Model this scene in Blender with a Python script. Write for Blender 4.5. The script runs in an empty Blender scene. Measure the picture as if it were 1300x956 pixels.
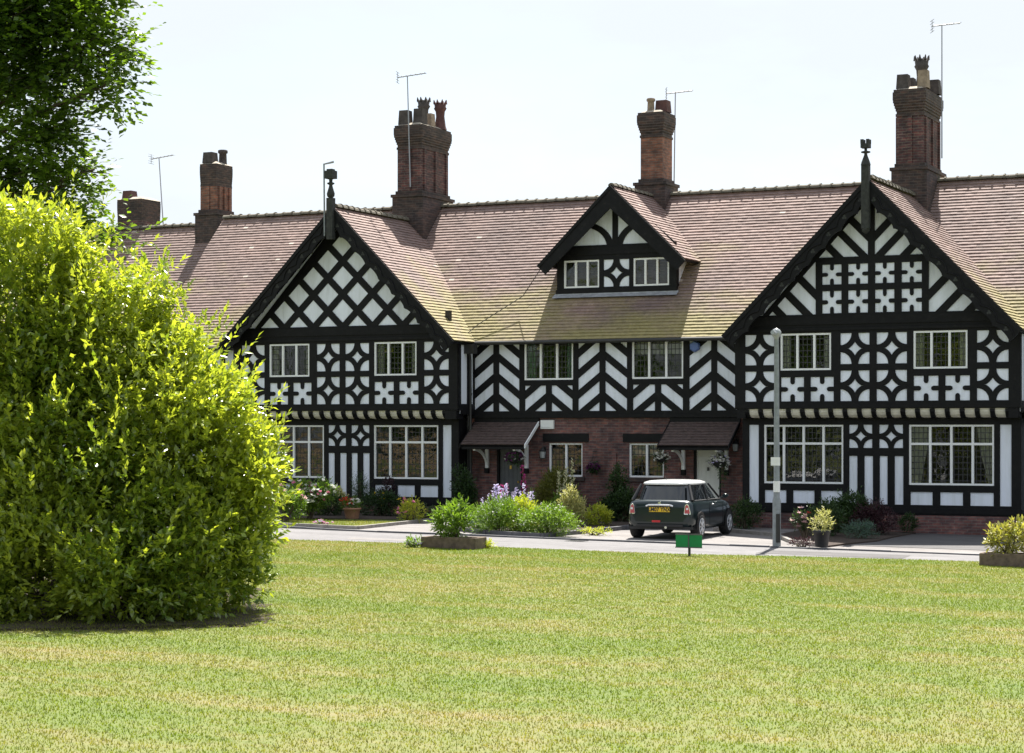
import bpy, math, random
import numpy as np
from mathutils import Vector, Matrix
random.seed(7); rng = np.random.default_rng(7)
SC = bpy.context.scene; COL = SC.collection
PI = math.pi

# ------------------------------------------------------------ camera model (72 mm, standing 2.6 m above the road)
F = 2600.0; YAW = math.atan(F/5500); SN, CS = math.sin(YAW), math.cos(YAW); CH = 2.57; HY = 545.0
def gz(X, Y=0):                                   # the ground falls gently to the right
    return 0.06 - 0.0125*(min(max(X, -48), 8)+28)
def at(x, y, d):                                  # photo pixel + distance -> point
    k = (x-650)/F
    return Vector((d*(-SN+k*CS), d*(CS+k*SN), CH+(HY-y)*d/F))
def gp(x, y):                                     # photo pixel -> point on the ground
    z = 0
    for _ in range(8):
        d = (CH-z)*F/(y-HY); k = (x-650)/F; X = d*(-SN+k*CS); z = gz(X)
    return X, d*(CS+k*SN), z, d

# ------------------------------------------------------------ materials
MATS = {}
def new_mat(name):
    m = bpy.data.materials.new(name); m.use_nodes = True; MATS[name] = m
    nt = m.node_tree; nt.nodes.clear()
    out = nt.nodes.new('ShaderNodeOutputMaterial')
    return m, nt, out
def N(nt, t, **kw):
    n = nt.nodes.new(t)
    for k, v in kw.items():
        if k in n.inputs.keys(): n.inputs[k].default_value = v
        else: setattr(n, k, v)
    return n
def L(nt, a, b): nt.links.new(a, b)
def ramp(nt, fac, stops):
    r = nt.nodes.new('ShaderNodeValToRGB'); e = r.color_ramp.elements
    while len(e) < len(stops): e.new(0.5)
    for i, (p, c) in enumerate(stops):
        e[i].position = p; e[i].color = (*c, 1) if len(c) == 3 else c
    L(nt, fac, r.inputs['Fac']); return r
def noise(nt, vec, scale, detail=4, rough=.6):
    n = N(nt, 'ShaderNodeTexNoise', Scale=scale, Detail=detail, Roughness=rough)
    if vec is not None: L(nt, vec, n.inputs['Vector'])
    return n
def mixc(nt, fac, a, b, mode='MIX'):
    m = nt.nodes.new('ShaderNodeMix'); m.data_type = 'RGBA'; m.blend_type = mode
    for s, v in ((0, fac), (6, a), (7, b)):
        if hasattr(v, 'links'): L(nt, v, m.inputs[s])
        elif s == 0: m.inputs[0].default_value = v
        else: m.inputs[s].default_value = (*v, 1)
    return m.outputs[2]
def mapping(nt, vec, scale=(1, 1, 1), loc=(0, 0, 0)):
    m = N(nt, 'ShaderNodeMapping'); m.inputs['Scale'].default_value = scale; m.inputs['Location'].default_value = loc
    L(nt, vec, m.inputs['Vector']); return m.outputs[0]
def pos(nt): return N(nt, 'ShaderNodeNewGeometry').outputs['Position']
def bump(nt, h, strength=.3, dist=.01):
    b = N(nt, 'ShaderNodeBump', Strength=strength, Distance=dist); L(nt, h, b.inputs['Height']); return b.outputs[0]
def simple(name, col, rough=.6, var=.15, scale=6, metal=0, spec=.5, bmp=0, objspace=False, coat=0):
    m, nt, out = new_mat(name)
    p = N(nt, 'ShaderNodeBsdfPrincipled', Roughness=rough, Metallic=metal)
    p.inputs['Specular IOR Level'].default_value = spec; p.inputs['Coat Weight'].default_value = coat
    v = N(nt, 'ShaderNodeTexCoord').outputs['Object'] if objspace else pos(nt)
    n = noise(nt, v, scale)
    a = tuple(c*(1-var) for c in col); b = tuple(min(1, c*(1+var)) for c in col)
    r = ramp(nt, n.outputs['Fac'], [(.3, a), (.7, b)])
    L(nt, r.outputs[0], p.inputs['Base Color'])
    if bmp: L(nt, bump(nt, noise(nt, v, scale*8).outputs['Fac'], bmp, .01), p.inputs['Normal'])
    L(nt, p.outputs[0], out.inputs[0]); return m
def brickmat(name, c1, c2, mortar, soot=.5, bw=.225, rh=.075):
    m, nt, out = new_mat(name)
    g = pos(nt); s = N(nt, 'ShaderNodeSeparateXYZ'); L(nt, g, s.inputs[0])
    ad = N(nt, 'ShaderNodeMath', operation='ADD'); L(nt, s.outputs[0], ad.inputs[0]); L(nt, s.outputs[1], ad.inputs[1])
    c = N(nt, 'ShaderNodeCombineXYZ'); L(nt, ad.outputs[0], c.inputs[0]); L(nt, s.outputs[2], c.inputs[1])
    b = N(nt, 'ShaderNodeTexBrick', offset=.5)
    b.inputs['Color1'].default_value = (*c1, 1); b.inputs['Color2'].default_value = (*c2, 1); b.inputs['Mortar'].default_value = (*mortar, 1)
    b.inputs['Scale'].default_value = 1; b.inputs['Mortar Size'].default_value = .009; b.inputs['Brick Width'].default_value = bw
    b.inputs['Row Height'].default_value = rh; b.inputs['Bias'].default_value = -.1; b.inputs['Mortar Smooth'].default_value = .2
    L(nt, c.outputs[0], b.inputs['Vector'])
    n = noise(nt, g, 1.6, 6, .7); r = ramp(nt, n.outputs['Fac'], [(.35, (1-soot,)*3), (.65, (1.25, 1.2, 1.15))])
    n2 = noise(nt, mapping(nt, c.outputs[0], (4.4, 13.3, 1)), 1, 1, .3)
    r2 = ramp(nt, n2.outputs['Fac'], [(.3, (.55, .55, .6)), (.5, (1, 1, 1)), (.7, (1.5, 1.25, 1.1))])
    x = mixc(nt, 1.0, b.outputs['Color'], r.outputs[0], 'MULTIPLY'); x = mixc(nt, .8, x, r2.outputs[0], 'MULTIPLY')
    p = N(nt, 'ShaderNodeBsdfPrincipled', Roughness=.85); L(nt, x, p.inputs['Base Color'])
    L(nt, bump(nt, b.outputs['Fac'], -.5, .01), p.inputs['Normal']); L(nt, p.outputs[0], out.inputs[0]); return m
def leafmat(name, c1, c2, trans=.35, rough=.45, tcol=None, spec=.4):
    m, nt, out = new_mat(name)
    a = N(nt, 'ShaderNodeAttribute', attribute_name='Col')
    sp = N(nt, 'ShaderNodeSeparateColor'); L(nt, a.outputs['Color'], sp.inputs[0])
    r = ramp(nt, sp.outputs[0], [(0, c1), (1, c2)])
    p = N(nt, 'ShaderNodeBsdfPrincipled', Roughness=rough); p.inputs['Specular IOR Level'].default_value = spec
    L(nt, r.outputs[0], p.inputs['Base Color'])
    t = N(nt, 'ShaderNodeBsdfTranslucent')
    tc = tcol or (1.6, 1.7, .6); mm = mixc(nt, 1.0, r.outputs[0], tc, 'MULTIPLY'); L(nt, mm, t.inputs['Color'])
    mx = N(nt, 'ShaderNodeMixShader'); mx.inputs[0].default_value = trans
    L(nt, p.outputs[0], mx.inputs[1]); L(nt, t.outputs[0], mx.inputs[2]); L(nt, mx.outputs[0], out.inputs[0]); return m

def make_materials():
    # plaster with faint rain streaks
    m, nt, out = new_mat('white_plaster'); g = pos(nt)
    st = noise(nt, mapping(nt, g, (5, 5, .7)), 1.0, 5, .6); fine = noise(nt, g, 30, 3)
    r = ramp(nt, st.outputs['Fac'], [(.22, (.52, .55, .60)), (.42, (.69, .73, .80)), (.58, (.75, .79, .885)), (.8, (.78, .83, .91))])
    p = N(nt, 'ShaderNodeBsdfPrincipled', Roughness=.75); L(nt, r.outputs[0], p.inputs['Base Color'])
    L(nt, bump(nt, fine.outputs['Fac'], .25, .01), p.inputs['Normal']); L(nt, p.outputs[0], out.inputs[0])
    simple('cream_plaster', (.74, .71, .62), .8, .15, 5, bmp=.2)
    # painted timber: near black with worn, slightly brown grain
    m, nt, out = new_mat('black_timber'); g = pos(nt)
    n1 = noise(nt, mapping(nt, g, (3, 3, 3)), 2.2, 6, .7); n2 = noise(nt, mapping(nt, g, (40, 40, 6)), 1, 4)
    r = ramp(nt, n1.outputs['Fac'], [(.3, (.004, .004, .005)), (.6, (.008, .008, .009)), (.82, (.032, .027, .024))])
    p = N(nt, 'ShaderNodeBsdfPrincipled', Roughness=.55); p.inputs['Specular IOR Level'].default_value = .18
    L(nt, r.outputs[0], p.inputs['Base Color']); L(nt, bump(nt, n2.outputs['Fac'], .4, .006), p.inputs['Normal']); L(nt, p.outputs[0], out.inputs[0])
    simple('weathered_timber', (.026, .028, .025), .8, .5, 14, bmp=.3)
    # roof tiles
    m, nt, out = new_mat('roof_tile'); g = pos(nt)
    a = N(nt, 'ShaderNodeAttribute', attribute_name='Col'); sp = N(nt, 'ShaderNodeSeparateColor'); L(nt, a.outputs['Color'], sp.inputs[0])
    r = ramp(nt, sp.outputs[0], [(0, (.175, .122, .103)), (.35, (.23, .163, .142)), (.7, (.275, .198, .174)), (.95, (.325, .24, .212)), (1, (.52, .44, .38))])
    big = noise(nt, g, .45, 6, .65); rb = ramp(nt, big.outputs['Fac'], [(.3, (.72, .72, .74)), (.7, (1.15, 1.1, 1.08))])
    x = mixc(nt, 1.0, r.outputs[0], rb.outputs[0], 'MULTIPLY')
    s = N(nt, 'ShaderNodeSeparateXYZ'); L(nt, g, s.inputs[0])
    mz = N(nt, 'ShaderNodeMapRange'); mz.inputs['From Min'].default_value = 8.6; mz.inputs['From Max'].default_value = 5.2
    mz.inputs['To Min'].default_value = -.22; mz.inputs['To Max'].default_value = .22; L(nt, s.outputs[2], mz.inputs['Value'])
    mn = noise(nt, mapping(nt, g, (.35, .6, .6)), 1.0, 7, .7)
    ad = N(nt, 'ShaderNodeMath', operation='ADD'); L(nt, mz.outputs[0], ad.inputs[0]); L(nt, mn.outputs['Fac'], ad.inputs[1])
    mr = ramp(nt, ad.outputs[0], [(.47, (0, 0, 0)), (.72, (1, 1, 1))])
    sc = N(nt, 'ShaderNodeMath', operation='MULTIPLY'); sc.inputs[1].default_value = .85; L(nt, mr.outputs[0], sc.inputs[0])
    x = mixc(nt, sc.outputs[0], x, (.27, .235, .09))
    fn = noise(nt, g, 9, 4, .7); rf = ramp(nt, fn.outputs['Fac'], [(.3, (.75, .75, .75)), (.7, (1.2, 1.2, 1.2))])
    x = mixc(nt, 1.0, x, rf.outputs[0], 'MULTIPLY')
    p = N(nt, 'ShaderNodeBsdfPrincipled', Roughness=.8); L(nt, x, p.inputs['Base Color'])
    L(nt, bump(nt, noise(nt, g, 60).outputs['Fac'], .3, .006), p.inputs['Normal']); L(nt, p.outputs[0], out.inputs[0])
    simple('porch_tile', (.075, .05, .045), .85, .35, 9, bmp=.3)
    simple('ridge_tile', (.14, .125, .095), .9, .35, 5, bmp=.4)
    brickmat('house_brick', (.19, .085, .075), (.095, .052, .058), (.15, .125, .12), .5)
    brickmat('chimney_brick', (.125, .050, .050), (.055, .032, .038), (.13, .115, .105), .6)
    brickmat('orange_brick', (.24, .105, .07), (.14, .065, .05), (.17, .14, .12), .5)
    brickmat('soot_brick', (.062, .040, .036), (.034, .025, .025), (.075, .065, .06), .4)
    brickmat('sandstone', (.46, .36, .22), (.36, .27, .17), (.30, .25, .18), .25, .5, .2)
    simple('cement', (.33, .29, .23), .9, .3, 10)
    simple('lead_grey', (.30, .31, .33), .6, .3, 6)
    simple('pot_buff', (.26, .20, .15), .9, .35, 7); simple('pot_dark', (.06, .05, .048), .9, .4, 7); simple('pot_red', (.085, .038, .035), .85, .35, 7)
    simple('frame_white', (.80, .81, .82), .4, .04, 4)
    simple('curtain_cloth', (.62, .60, .55), .9, .1, 12)
    simple('green_curtain', (.22, .36, .27), .9, .15, 12)
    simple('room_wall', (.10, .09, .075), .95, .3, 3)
    simple('door_grey', (.09, .095, .10), .5, .15, 5); simple('door_white', (.68, .68, .64), .45, .05, 5)
    simple('chrome', (.75, .76, .78), .2, .03, 5, metal=1); simple('black_iron', (.02, .02, .02), .5, .2, 8)
    simple('brass', (.55, .36, .10), .35, .1, 8, metal=1)
    simple('galvanised', (.22, .24, .25), .55, .2, 9, metal=.25); simple('aerial_metal', (.30, .31, .34), .5, .1, 5, metal=.3)
    simple('sign_green', (.0, .20, .065), .45, .12, 5); simple('kerb_stone', (.27, .25, .23), .9, .25, 6, bmp=.3)
    simple('dark_kerb', (.10, .10, .11), .85, .25, 6); simple('trough_stone', (.15, .11, .08), .9, .4, 9, bmp=.5)
    simple('terracotta', (.38, .20, .13), .85, .2, 9); simple('pot_black', (.02, .02, .022), .6, .2, 9)
    simple('soil', (.045, .030, .022), .95, .4, 12, bmp=.8); simple('bark', (.10, .075, .05), .9, .4, 14, bmp=.6)
    simple('alarm_white', (.72, .73, .72), .45, .05, 5); simple('alarm_blue', (.10, .16, .40), .4, .1, 5)
    simple('lamp_glass', (.30, .32, .33), .25, .05, 5)
    # tarmac / road
    for nm, c in (('asphalt', (.165, .158, .160)), ('drive_tarmac', (.205, .19, .183)), ('shade_and_patch_tarmac', (.095, .09, .09))):  # darkest tone: painted shade before the right house, also the darker road patch
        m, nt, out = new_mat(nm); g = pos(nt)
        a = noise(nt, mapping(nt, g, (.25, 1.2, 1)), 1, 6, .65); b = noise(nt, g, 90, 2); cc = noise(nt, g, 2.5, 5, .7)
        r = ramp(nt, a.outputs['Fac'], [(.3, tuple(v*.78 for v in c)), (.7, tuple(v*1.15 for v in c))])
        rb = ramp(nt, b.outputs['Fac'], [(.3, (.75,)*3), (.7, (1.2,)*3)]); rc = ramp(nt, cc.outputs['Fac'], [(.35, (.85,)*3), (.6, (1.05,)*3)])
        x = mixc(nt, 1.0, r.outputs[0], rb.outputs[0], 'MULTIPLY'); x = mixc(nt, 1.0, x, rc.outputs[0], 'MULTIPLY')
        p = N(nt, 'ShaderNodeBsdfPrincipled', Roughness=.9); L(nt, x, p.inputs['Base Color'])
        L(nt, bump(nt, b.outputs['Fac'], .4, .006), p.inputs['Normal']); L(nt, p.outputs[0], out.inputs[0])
    # lawn: green with dry straw patches
    for nm, isblade in (('lawn_turf', False), ('grass_blade', True)):
        m, nt, out = new_mat(nm); g = pos(nt)
        a = noise(nt, mapping(nt, g, (.16, .42, 0)), 1, 7, .68); b = noise(nt, mapping(nt, g, (1.2, 1.2, 0)), 1.6, 5, .7)
        a2 = mixc(nt, .35, a.outputs['Fac'], b.outputs['Fac'])
        r = ramp(nt, a2, [(.37, (.25, .205, .09)), (.455, (.195, .19, .055)), (.53, (.145, .175, .028)), (.66, (.105, .155, .016))])
        if isblade:
            at_ = N(nt, 'ShaderNodeAttribute', attribute_name='Col'); sp = N(nt, 'ShaderNodeSeparateColor'); L(nt, at_.outputs['Color'], sp.inputs[0])
            rv = ramp(nt, sp.outputs[0], [(0, (.80, .86, .8)), (.85, (1.1, 1.08, 1.0)), (1, (1.5, 1.4, 1.5))])
            x = mixc(nt, 1.0, r.outputs[0], rv.outputs[0], 'MULTIPLY')
            p = N(nt, 'ShaderNodeBsdfPrincipled', Roughness=.6); p.inputs['Specular IOR Level'].default_value = .25; L(nt, x, p.inputs['Base Color'])
            t = N(nt, 'ShaderNodeBsdfTranslucent'); L(nt, mixc(nt, 1.0, x, (1.5, 1.6, .7), 'MULTIPLY'), t.inputs['Color'])
            mx = N(nt, 'ShaderNodeMixShader'); mx.inputs[0].default_value = .45
            L(nt, p.outputs[0], mx.inputs[1]); L(nt, t.outputs[0], mx.inputs[2]); L(nt, mx.outputs[0], out.inputs[0])
        else:
            f = noise(nt, g, 25, 4, .7); rf = ramp(nt, f.outputs['Fac'], [(.3, (.55, .60, .5)), (.7, (.85, .9, .8))])
            p = N(nt, 'ShaderNodeBsdfPrincipled', Roughness=.9); L(nt, mixc(nt, 1.0, r.outputs[0], rf.outputs[0], 'MULTIPLY'), p.inputs['Base Color'])
            L(nt, bump(nt, f.outputs['Fac'], .5, .02), p.inputs['Normal']); L(nt, p.outputs[0], out.inputs[0])
    # leaded glass and plain glass
    for nm, lead in (('leaded_glass', True), ('plain_glass', False)):
        m, nt, out = new_mat(nm); g = pos(nt)
        tr = N(nt, 'ShaderNodeBsdfTransparent'); tr.inputs[0].default_value = (.80, .84, .80, 1)
        gl = N(nt, 'ShaderNodeBsdfGlossy', Roughness=.02)
        L(nt, bump(nt, noise(nt, g, 2.2, 2).outputs['Fac'], .25, .03), gl.inputs['Normal'])
        fr = N(nt, 'ShaderNodeFresnel', IOR=1.7)
        mx = N(nt, 'ShaderNodeMixShader'); L(nt, fr.outputs[0], mx.inputs[0]); L(nt, tr.outputs[0], mx.inputs[1]); L(nt, gl.outputs[0], mx.inputs[2])
        last = mx.outputs[0]
        if lead:
            s = N(nt, 'ShaderNodeSeparateXYZ'); L(nt, g, s.inputs[0]); c = N(nt, 'ShaderNodeCombineXYZ')
            L(nt, s.outputs[0], c.inputs[0]); L(nt, s.outputs[2], c.inputs[1])
            b = N(nt, 'ShaderNodeTexBrick', offset=0); b.inputs['Scale'].default_value = 1; b.inputs['Mortar Size'].default_value = .010
            b.inputs['Brick Width'].default_value = .115; b.inputs['Row Height'].default_value = .155; b.inputs['Mortar Smooth'].default_value = 0
            L(nt, c.outputs[0], b.inputs['Vector'])
            d = N(nt, 'ShaderNodeBsdfPrincipled', Roughness=.6); d.inputs['Base Color'].default_value = (.03, .03, .034, 1)
            m2 = N(nt, 'ShaderNodeMixShader'); L(nt, b.outputs['Fac'], m2.inputs[0]); L(nt, last, m2.inputs[1]); L(nt, d.outputs[0], m2.inputs[2]); last = m2.outputs[0]
        L(nt, last, out.inputs[0])
    # foliage
    leafmat('bush_leaf', (.11, .185, .026), (.37, .44, .07), .48, .26, (1.65, 1.5, .55), .9)
    leafmat('maple_leaf', (.025, .055, .015), (.12, .20, .03), .46, .36, (2.2, 2.1, .5), .5)
    leafmat('garden_leaf', (.08, .15, .02), (.19, .28, .05), .38)
    leafmat('dark_leaf', (.02, .045, .014), (.05, .09, .03), .25)
    leafmat('lime_leaf', (.26, .34, .04), (.50, .50, .08), .4, .5, (1.4, 1.4, .5))
    leafmat('olive_leaf', (.09, .10, .02), (.17, .17, .04), .3)
    leafmat('blue_leaf', (.06, .12, .10), (.13, .20, .16), .2)
    leafmat('rhodo_leaf', (.12, .15, .03), (.38, .34, .12), .35)
    leafmat('plum_leaf', (.03, .012, .018), (.07, .03, .035), .25, .5, (1.3, 1, 1))
    leafmat('variegated_leaf', (.32, .34, .10), (.62, .58, .30), .35, .5, (1.2, 1.2, .8))
    for nm, c in (('white', (.78, .78, .74)), ('pink', (.72, .26, .42)), ('magenta', (.45, .05, .22)), ('lilac', (.66, .60, .82)), ('red', (.65, .08, .06)),
                  ('yellow', (.75, .55, .05)), ('blush', (.75, .52, .52)), ('purple', (.17, .04, .15)), ('cream', (.75, .72, .48))):
        leafmat(nm+'_petal', tuple(v*.85 for v in c), tuple(min(1, v*1.08) for v in c), .3, .6, (1.1, 1.1, 1.1), .2)
    # car
    m, nt, out = new_mat('green_paint'); p = N(nt, 'ShaderNodeBsdfPrincipled', Roughness=.3, Metallic=.35); p.inputs['Base Color'].default_value = (.004, .015, .018, 1)
    p.inputs['Coat Weight'].default_value = .6; p.inputs['Coat Roughness'].default_value = .06
    L(nt, p.outputs[0], out.inputs[0])
    simple('white_paint', (.75, .75, .74), .25, .02, 4, coat=.5); simple('car_glass', (.012, .015, .018), .05, .1, 3, spec=.9)
    simple('rubber', (.015, .015, .016), .8, .2, 20); simple('alloy', (.55, .56, .58), .35, .05, 10, metal=.6); simple('black_plastic', (.018, .018, .02), .55, .1, 10)
    simple('tail_red', (.42, .06, .08), .2, .15, 30, coat=.5); simple('fog_red', (.55, .03, .04), .3, .1, 30); simple('plate_yellow', (.72, .47, .02), .5, .03, 10)
make_materials()

# ------------------------------------------------------------ mesh helpers
WORLD = {}
def wloc(o): return WORLD.get(o.name, Vector((0, 0, 0)))
class MB:
    def __init__(s): s.v = []; s.f = []; s.m = []; s.c = []; s.smooth = []
    def poly(s, pts, mi=0, c=None, sm=False):
        b = len(s.v); s.v += [tuple(p) for p in pts]; s.f.append(tuple(range(b, b+len(pts)))); s.m.append(mi); s.c.append(random.random() if c is None else c); s.smooth.append(sm)
    def mesh(s, V, Fs, mi=0, c=None, sm=False):
        b = len(s.v); s.v += [tuple(p) for p in V]
        for f in Fs: s.f.append(tuple(b+i for i in f)); s.m.append(mi); s.c.append(random.random() if c is None else c); s.smooth.append(sm)
    def box(s, x0, x1, y0, y1, z0, z1, mi=0):
        V = [(x, y, z) for z in (z0, z1) for y in (y0, y1) for x in (x0, x1)]
        s.mesh(V, [(0, 2, 3, 1), (4, 5, 7, 6), (0, 1, 5, 4), (2, 6, 7, 3), (0, 4, 6, 2), (1, 3, 7, 5)], mi)
    def prism(s, poly, a0, a1, axis='y', mi=0):
        n = len(poly)
        def P(u, w, a): return (u, a, w) if axis == 'y' else ((a, u, w) if axis == 'x' else (u, w, a))
        V = [P(u, w, a0) for u, w in poly]+[P(u, w, a1) for u, w in poly]
        s.mesh(V, [tuple(range(n)), tuple(range(2*n-1, n-1, -1))]+[(i, (i+1) % n, n+(i+1) % n, n+i) for i in range(n)], mi)
    def tube(s, p, q, r, r2=None, n=8, mi=0, cap=True, sm=True):
        p = Vector(p); q = Vector(q); r2 = r if r2 is None else r2; d = q-p
        if d.length < 1e-6: return
        d.normalize(); u = d.orthogonal().normalized(); w = d.cross(u)
        V = [p+(u*math.cos(2*PI*i/n)+w*math.sin(2*PI*i/n))*r for i in range(n)]+[q+(u*math.cos(2*PI*i/n)+w*math.sin(2*PI*i/n))*r2 for i in range(n)]
        s.mesh(V, [(i, (i+1) % n, n+(i+1) % n, n+i) for i in range(n)], mi, sm=sm)
        if cap: s.mesh(V, [tuple(range(n-1, -1, -1)), tuple(range(n, 2*n))], mi)
    def path(s, pts, r, n=8, mi=0, r2=None):
        k = len(pts)-1
        for i in range(k):
            a = r if r2 is None else r+(r2-r)*i/k; b = r if r2 is None else r+(r2-r)*(i+1)/k
            s.tube(pts[i], pts[i+1], a, b, n, mi)
    def lathe(s, c, prof, n=16, mi=0, axis='z', sm=True):
        c = Vector(c); V = []
        for r, h in prof:
            for i in range(n):
                a = 2*PI*(i+.5)/n; x, y = r*math.cos(a), r*math.sin(a)
                V.append(c+(Vector((x, y, h)) if axis == 'z' else (Vector((h, x, y)) if axis == 'x' else Vector((x, h, y)))))
        k = len(prof); Fs = [(j*n+i, j*n+(i+1) % n, (j+1)*n+(i+1) % n, (j+1)*n+i) for j in range(k-1) for i in range(n)]
        s.mesh(V, Fs, mi, sm=sm); s.mesh(V, [tuple(range(n-1, -1, -1)), tuple((k-1)*n+i for i in range(n))], mi)
    def build(s, name, mats, parent=None, loc=None, bevel=0):
        if not isinstance(mats, (list, tuple)): mats = [mats]
        base = wloc(parent) if parent else (Vector(loc) if loc else Vector((0, 0, 0)))
        me = bpy.data.meshes.new(name)
        me.from_pydata([(x-base.x, y-base.y, z-base.z) for x, y, z in s.v], [], s.f)
        for m in mats: me.materials.append(MATS[m])
        me.polygons.foreach_set('material_index', s.m); me.polygons.foreach_set('use_smooth', s.smooth)
        ca = me.color_attributes.new('Col', 'FLOAT_COLOR', 'CORNER')
        arr = []
        for f, c in zip(s.f, s.c): arr += [c, c, c, 1]*len(f)
        ca.data.foreach_set('color', arr); me.update()
        o = bpy.data.objects.new(name, me); COL.objects.link(o)
        if parent: o.parent = parent
        else: o.location = base
        WORLD[o.name] = base
        if bevel:
            b = o.modifiers.new('bevel', 'BEVEL'); b.width = bevel; b.segments = 2; b.limit_method = 'ANGLE'
        return o
def tag(o, label=None, cat=None, group=None, kind=None):
    if label: o['label'] = label
    if cat: o['category'] = cat
    if group: o['group'] = group
    if kind: o['kind'] = kind
    return o
def thing(name, loc, label, cat, group=None):
    o = bpy.data.objects.new(name, None); COL.objects.link(o); o.location = loc; o.empty_display_size = .2
    WORLD[o.name] = Vector(loc); return tag(o, label, cat, group)
def np_mesh(name, V, T, col, mats, parent=None, loc=None, mi=None):
    """big triangle meshes straight from numpy"""
    base = wloc(parent) if parent else (Vector(loc) if loc else Vector((0, 0, 0)))
    me = bpy.data.meshes.new(name); V = V-np.array(base)
    me.vertices.add(len(V)); me.vertices.foreach_set('co', V.astype(np.float32).ravel())
    me.loops.add(T.size); me.loops.foreach_set('vertex_index', T.astype(np.int32).ravel())
    me.polygons.add(len(T)); me.polygons.foreach_set('loop_start', np.arange(0, T.size, 3, dtype=np.int32)); me.polygons.foreach_set('loop_total', np.full(len(T), 3, dtype=np.int32))
    if mi is not None: me.polygons.foreach_set('material_index', mi.astype(np.int32))
    for m in (mats if isinstance(mats, (list, tuple)) else [mats]): me.materials.append(MATS[m])
    ca = me.color_attributes.new('Col', 'FLOAT_COLOR', 'POINT'); ca.data.foreach_set('color', np.repeat(col, 4).astype(np.float32))
    me.update(calc_edges=True); me.validate()
    o = bpy.data.objects.new(name, me); COL.objects.link(o)
    if parent: o.parent = parent
    else: o.location = base
    WORLD[o.name] = base; return o

def clip(poly, cp):
    """convex polygon clip (Sutherland-Hodgman); cp counter-clockwise"""
    out = poly
    for i in range(len(cp)):
        a = cp[i]; b = cp[(i+1) % len(cp)]; inp = out; out = []
        def side(p): return (b[0]-a[0])*(p[1]-a[1])-(b[1]-a[1])*(p[0]-a[0])
        for j in range(len(inp)):
            p = inp[j]; q = inp[(j+1) % len(inp)]; sp, sq = side(p), side(q)
            if sp >= 0: out.append(p)
            if (sp >= 0) != (sq >= 0):
                t = sp/(sp-sq); out.append((p[0]+(q[0]-p[0])*t, p[1]+(q[1]-p[1])*t))
        if len(out) < 3: return None
    return out
def rect(x0, x1, z0, z1): return [(x0, z0), (x1, z0), (x1, z1), (x0, z1)]
def rail(mb, x0, x1, z0, z1, Y, off=.03): mb.box(x0, x1, Y-off, Y+.01, z0, z1)
def band(mb, p, q, w, Y, off, cp, cp2=None):
    d = Vector((q[0]-p[0], q[1]-p[1])).normalized(); n = Vector((-d.y, d.x))*w/2
    pl = [(p[0]-n.x, p[1]-n.y), (q[0]-n.x, q[1]-n.y), (q[0]+n.x, q[1]+n.y), (p[0]+n.x, p[1]+n.y)]
    pl = clip(pl, cp)
    if pl and cp2: pl = clip(pl, cp2)
    if pl: mb.prism(pl, Y-off, Y+.01)
def quatrefoil(mb, x0, x1, z0, z1, Y, off=.026):
    """four quarter rings leaving corner discs and a curved diamond"""
    w, h = x1-x0, z1-z0; r1, r2 = .385, .57
    for cx, sx in ((x0, 1), (x1, -1)):
        for cz, sz in ((z0, 1), (z1, -1)):
            inn, ou = [], []
            n = 12
            for i in range(n+1):
                a = PI/2*i/n; c_, s_ = math.cos(a), math.sin(a)
                R = min(r2, .5/max(c_, 1e-6), .5/max(s_, 1e-6))
                inn.append((cx+sx*w*r1*c_, cz+sz*h*r1*s_)); ou.append((cx+sx*w*R*c_, cz+sz*h*R*s_))
            V = [(p[0], Y-off, p[1]) for p in inn+ou]+[(p[0], Y+.005, p[1]) for p in inn+ou]; m = n+1; k = 2*m
            fs = [(i, i+1, m+i+1, m+i) for i in range(n)]+[(i, i+1, k+i+1, k+i) for i in range(n)]+[(m+i, m+i+1, k+m+i+1, k+m+i) for i in range(n)]
            mb.mesh(V, fs)
def cross_panel(mb, x0, x1, z0, z1, Y, off=.026):
    """four round-nosed nibs pushing in from the middle of each side"""
    w, h = x1-x0, z1-z0; l, t = .30, .095
    nib = [(-t, 0), (t, 0), (t, l-t), (t*.7, l-t*.3), (0, l), (-t*.7, l-t*.3), (-t, l-t)]
    cx, cz = (x0+x1)/2, (z0+z1)/2
    mb.prism([(cx+a*w, z0+b*h) for a, b in nib], Y-off, Y+.005); mb.prism([(cx-a*w, z1-b*h) for a, b in nib], Y-off, Y+.005)
    mb.prism([(x0+b*w, cz-a*h) for a, b in nib], Y-off, Y+.005); mb.prism([(x1-b*w, cz+a*h) for a, b in nib], Y-off, Y+.005)
def complement(mb, x0, x1, z0, z1, holes, Y, off=.03, deep=.01):
    """framing that fills a rectangle except for the openings"""
    xs = sorted({x0, x1, *[h[0] for h in holes], *[h[1] for h in holes]}); zs = sorted({z0, z1, *[h[2] for h in holes], *[h[3] for h in holes]})
    xs = [v for v in xs if x0-1e-6 <= v <= x1+1e-6]; zs = [v for v in zs if z0-1e-6 <= v <= z1+1e-6]
    for j in range(len(zs)-1):
        run = None
        for i in range(len(xs)-1):
            cx, cz = (xs[i]+xs[i+1])/2, (zs[j]+zs[j+1])/2
            solid = not any(h[0] < cx < h[1] and h[2] < cz < h[3] for h in holes)
            if solid and run is None: run = xs[i]
            if not solid and run is not None: mb.box(run, xs[i], Y-off, Y+deep, zs[j], zs[j+1]); run = None
        if run is not None: mb.box(run, xs[-1], Y-off, Y+deep, zs[j], zs[j+1])
def wall_holes(mb, x0, x1, z0, z1, holes, Y, th=.22, mi=0): complement(mb, x0, x1, z0, z1, holes, Y, 0, th)

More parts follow.
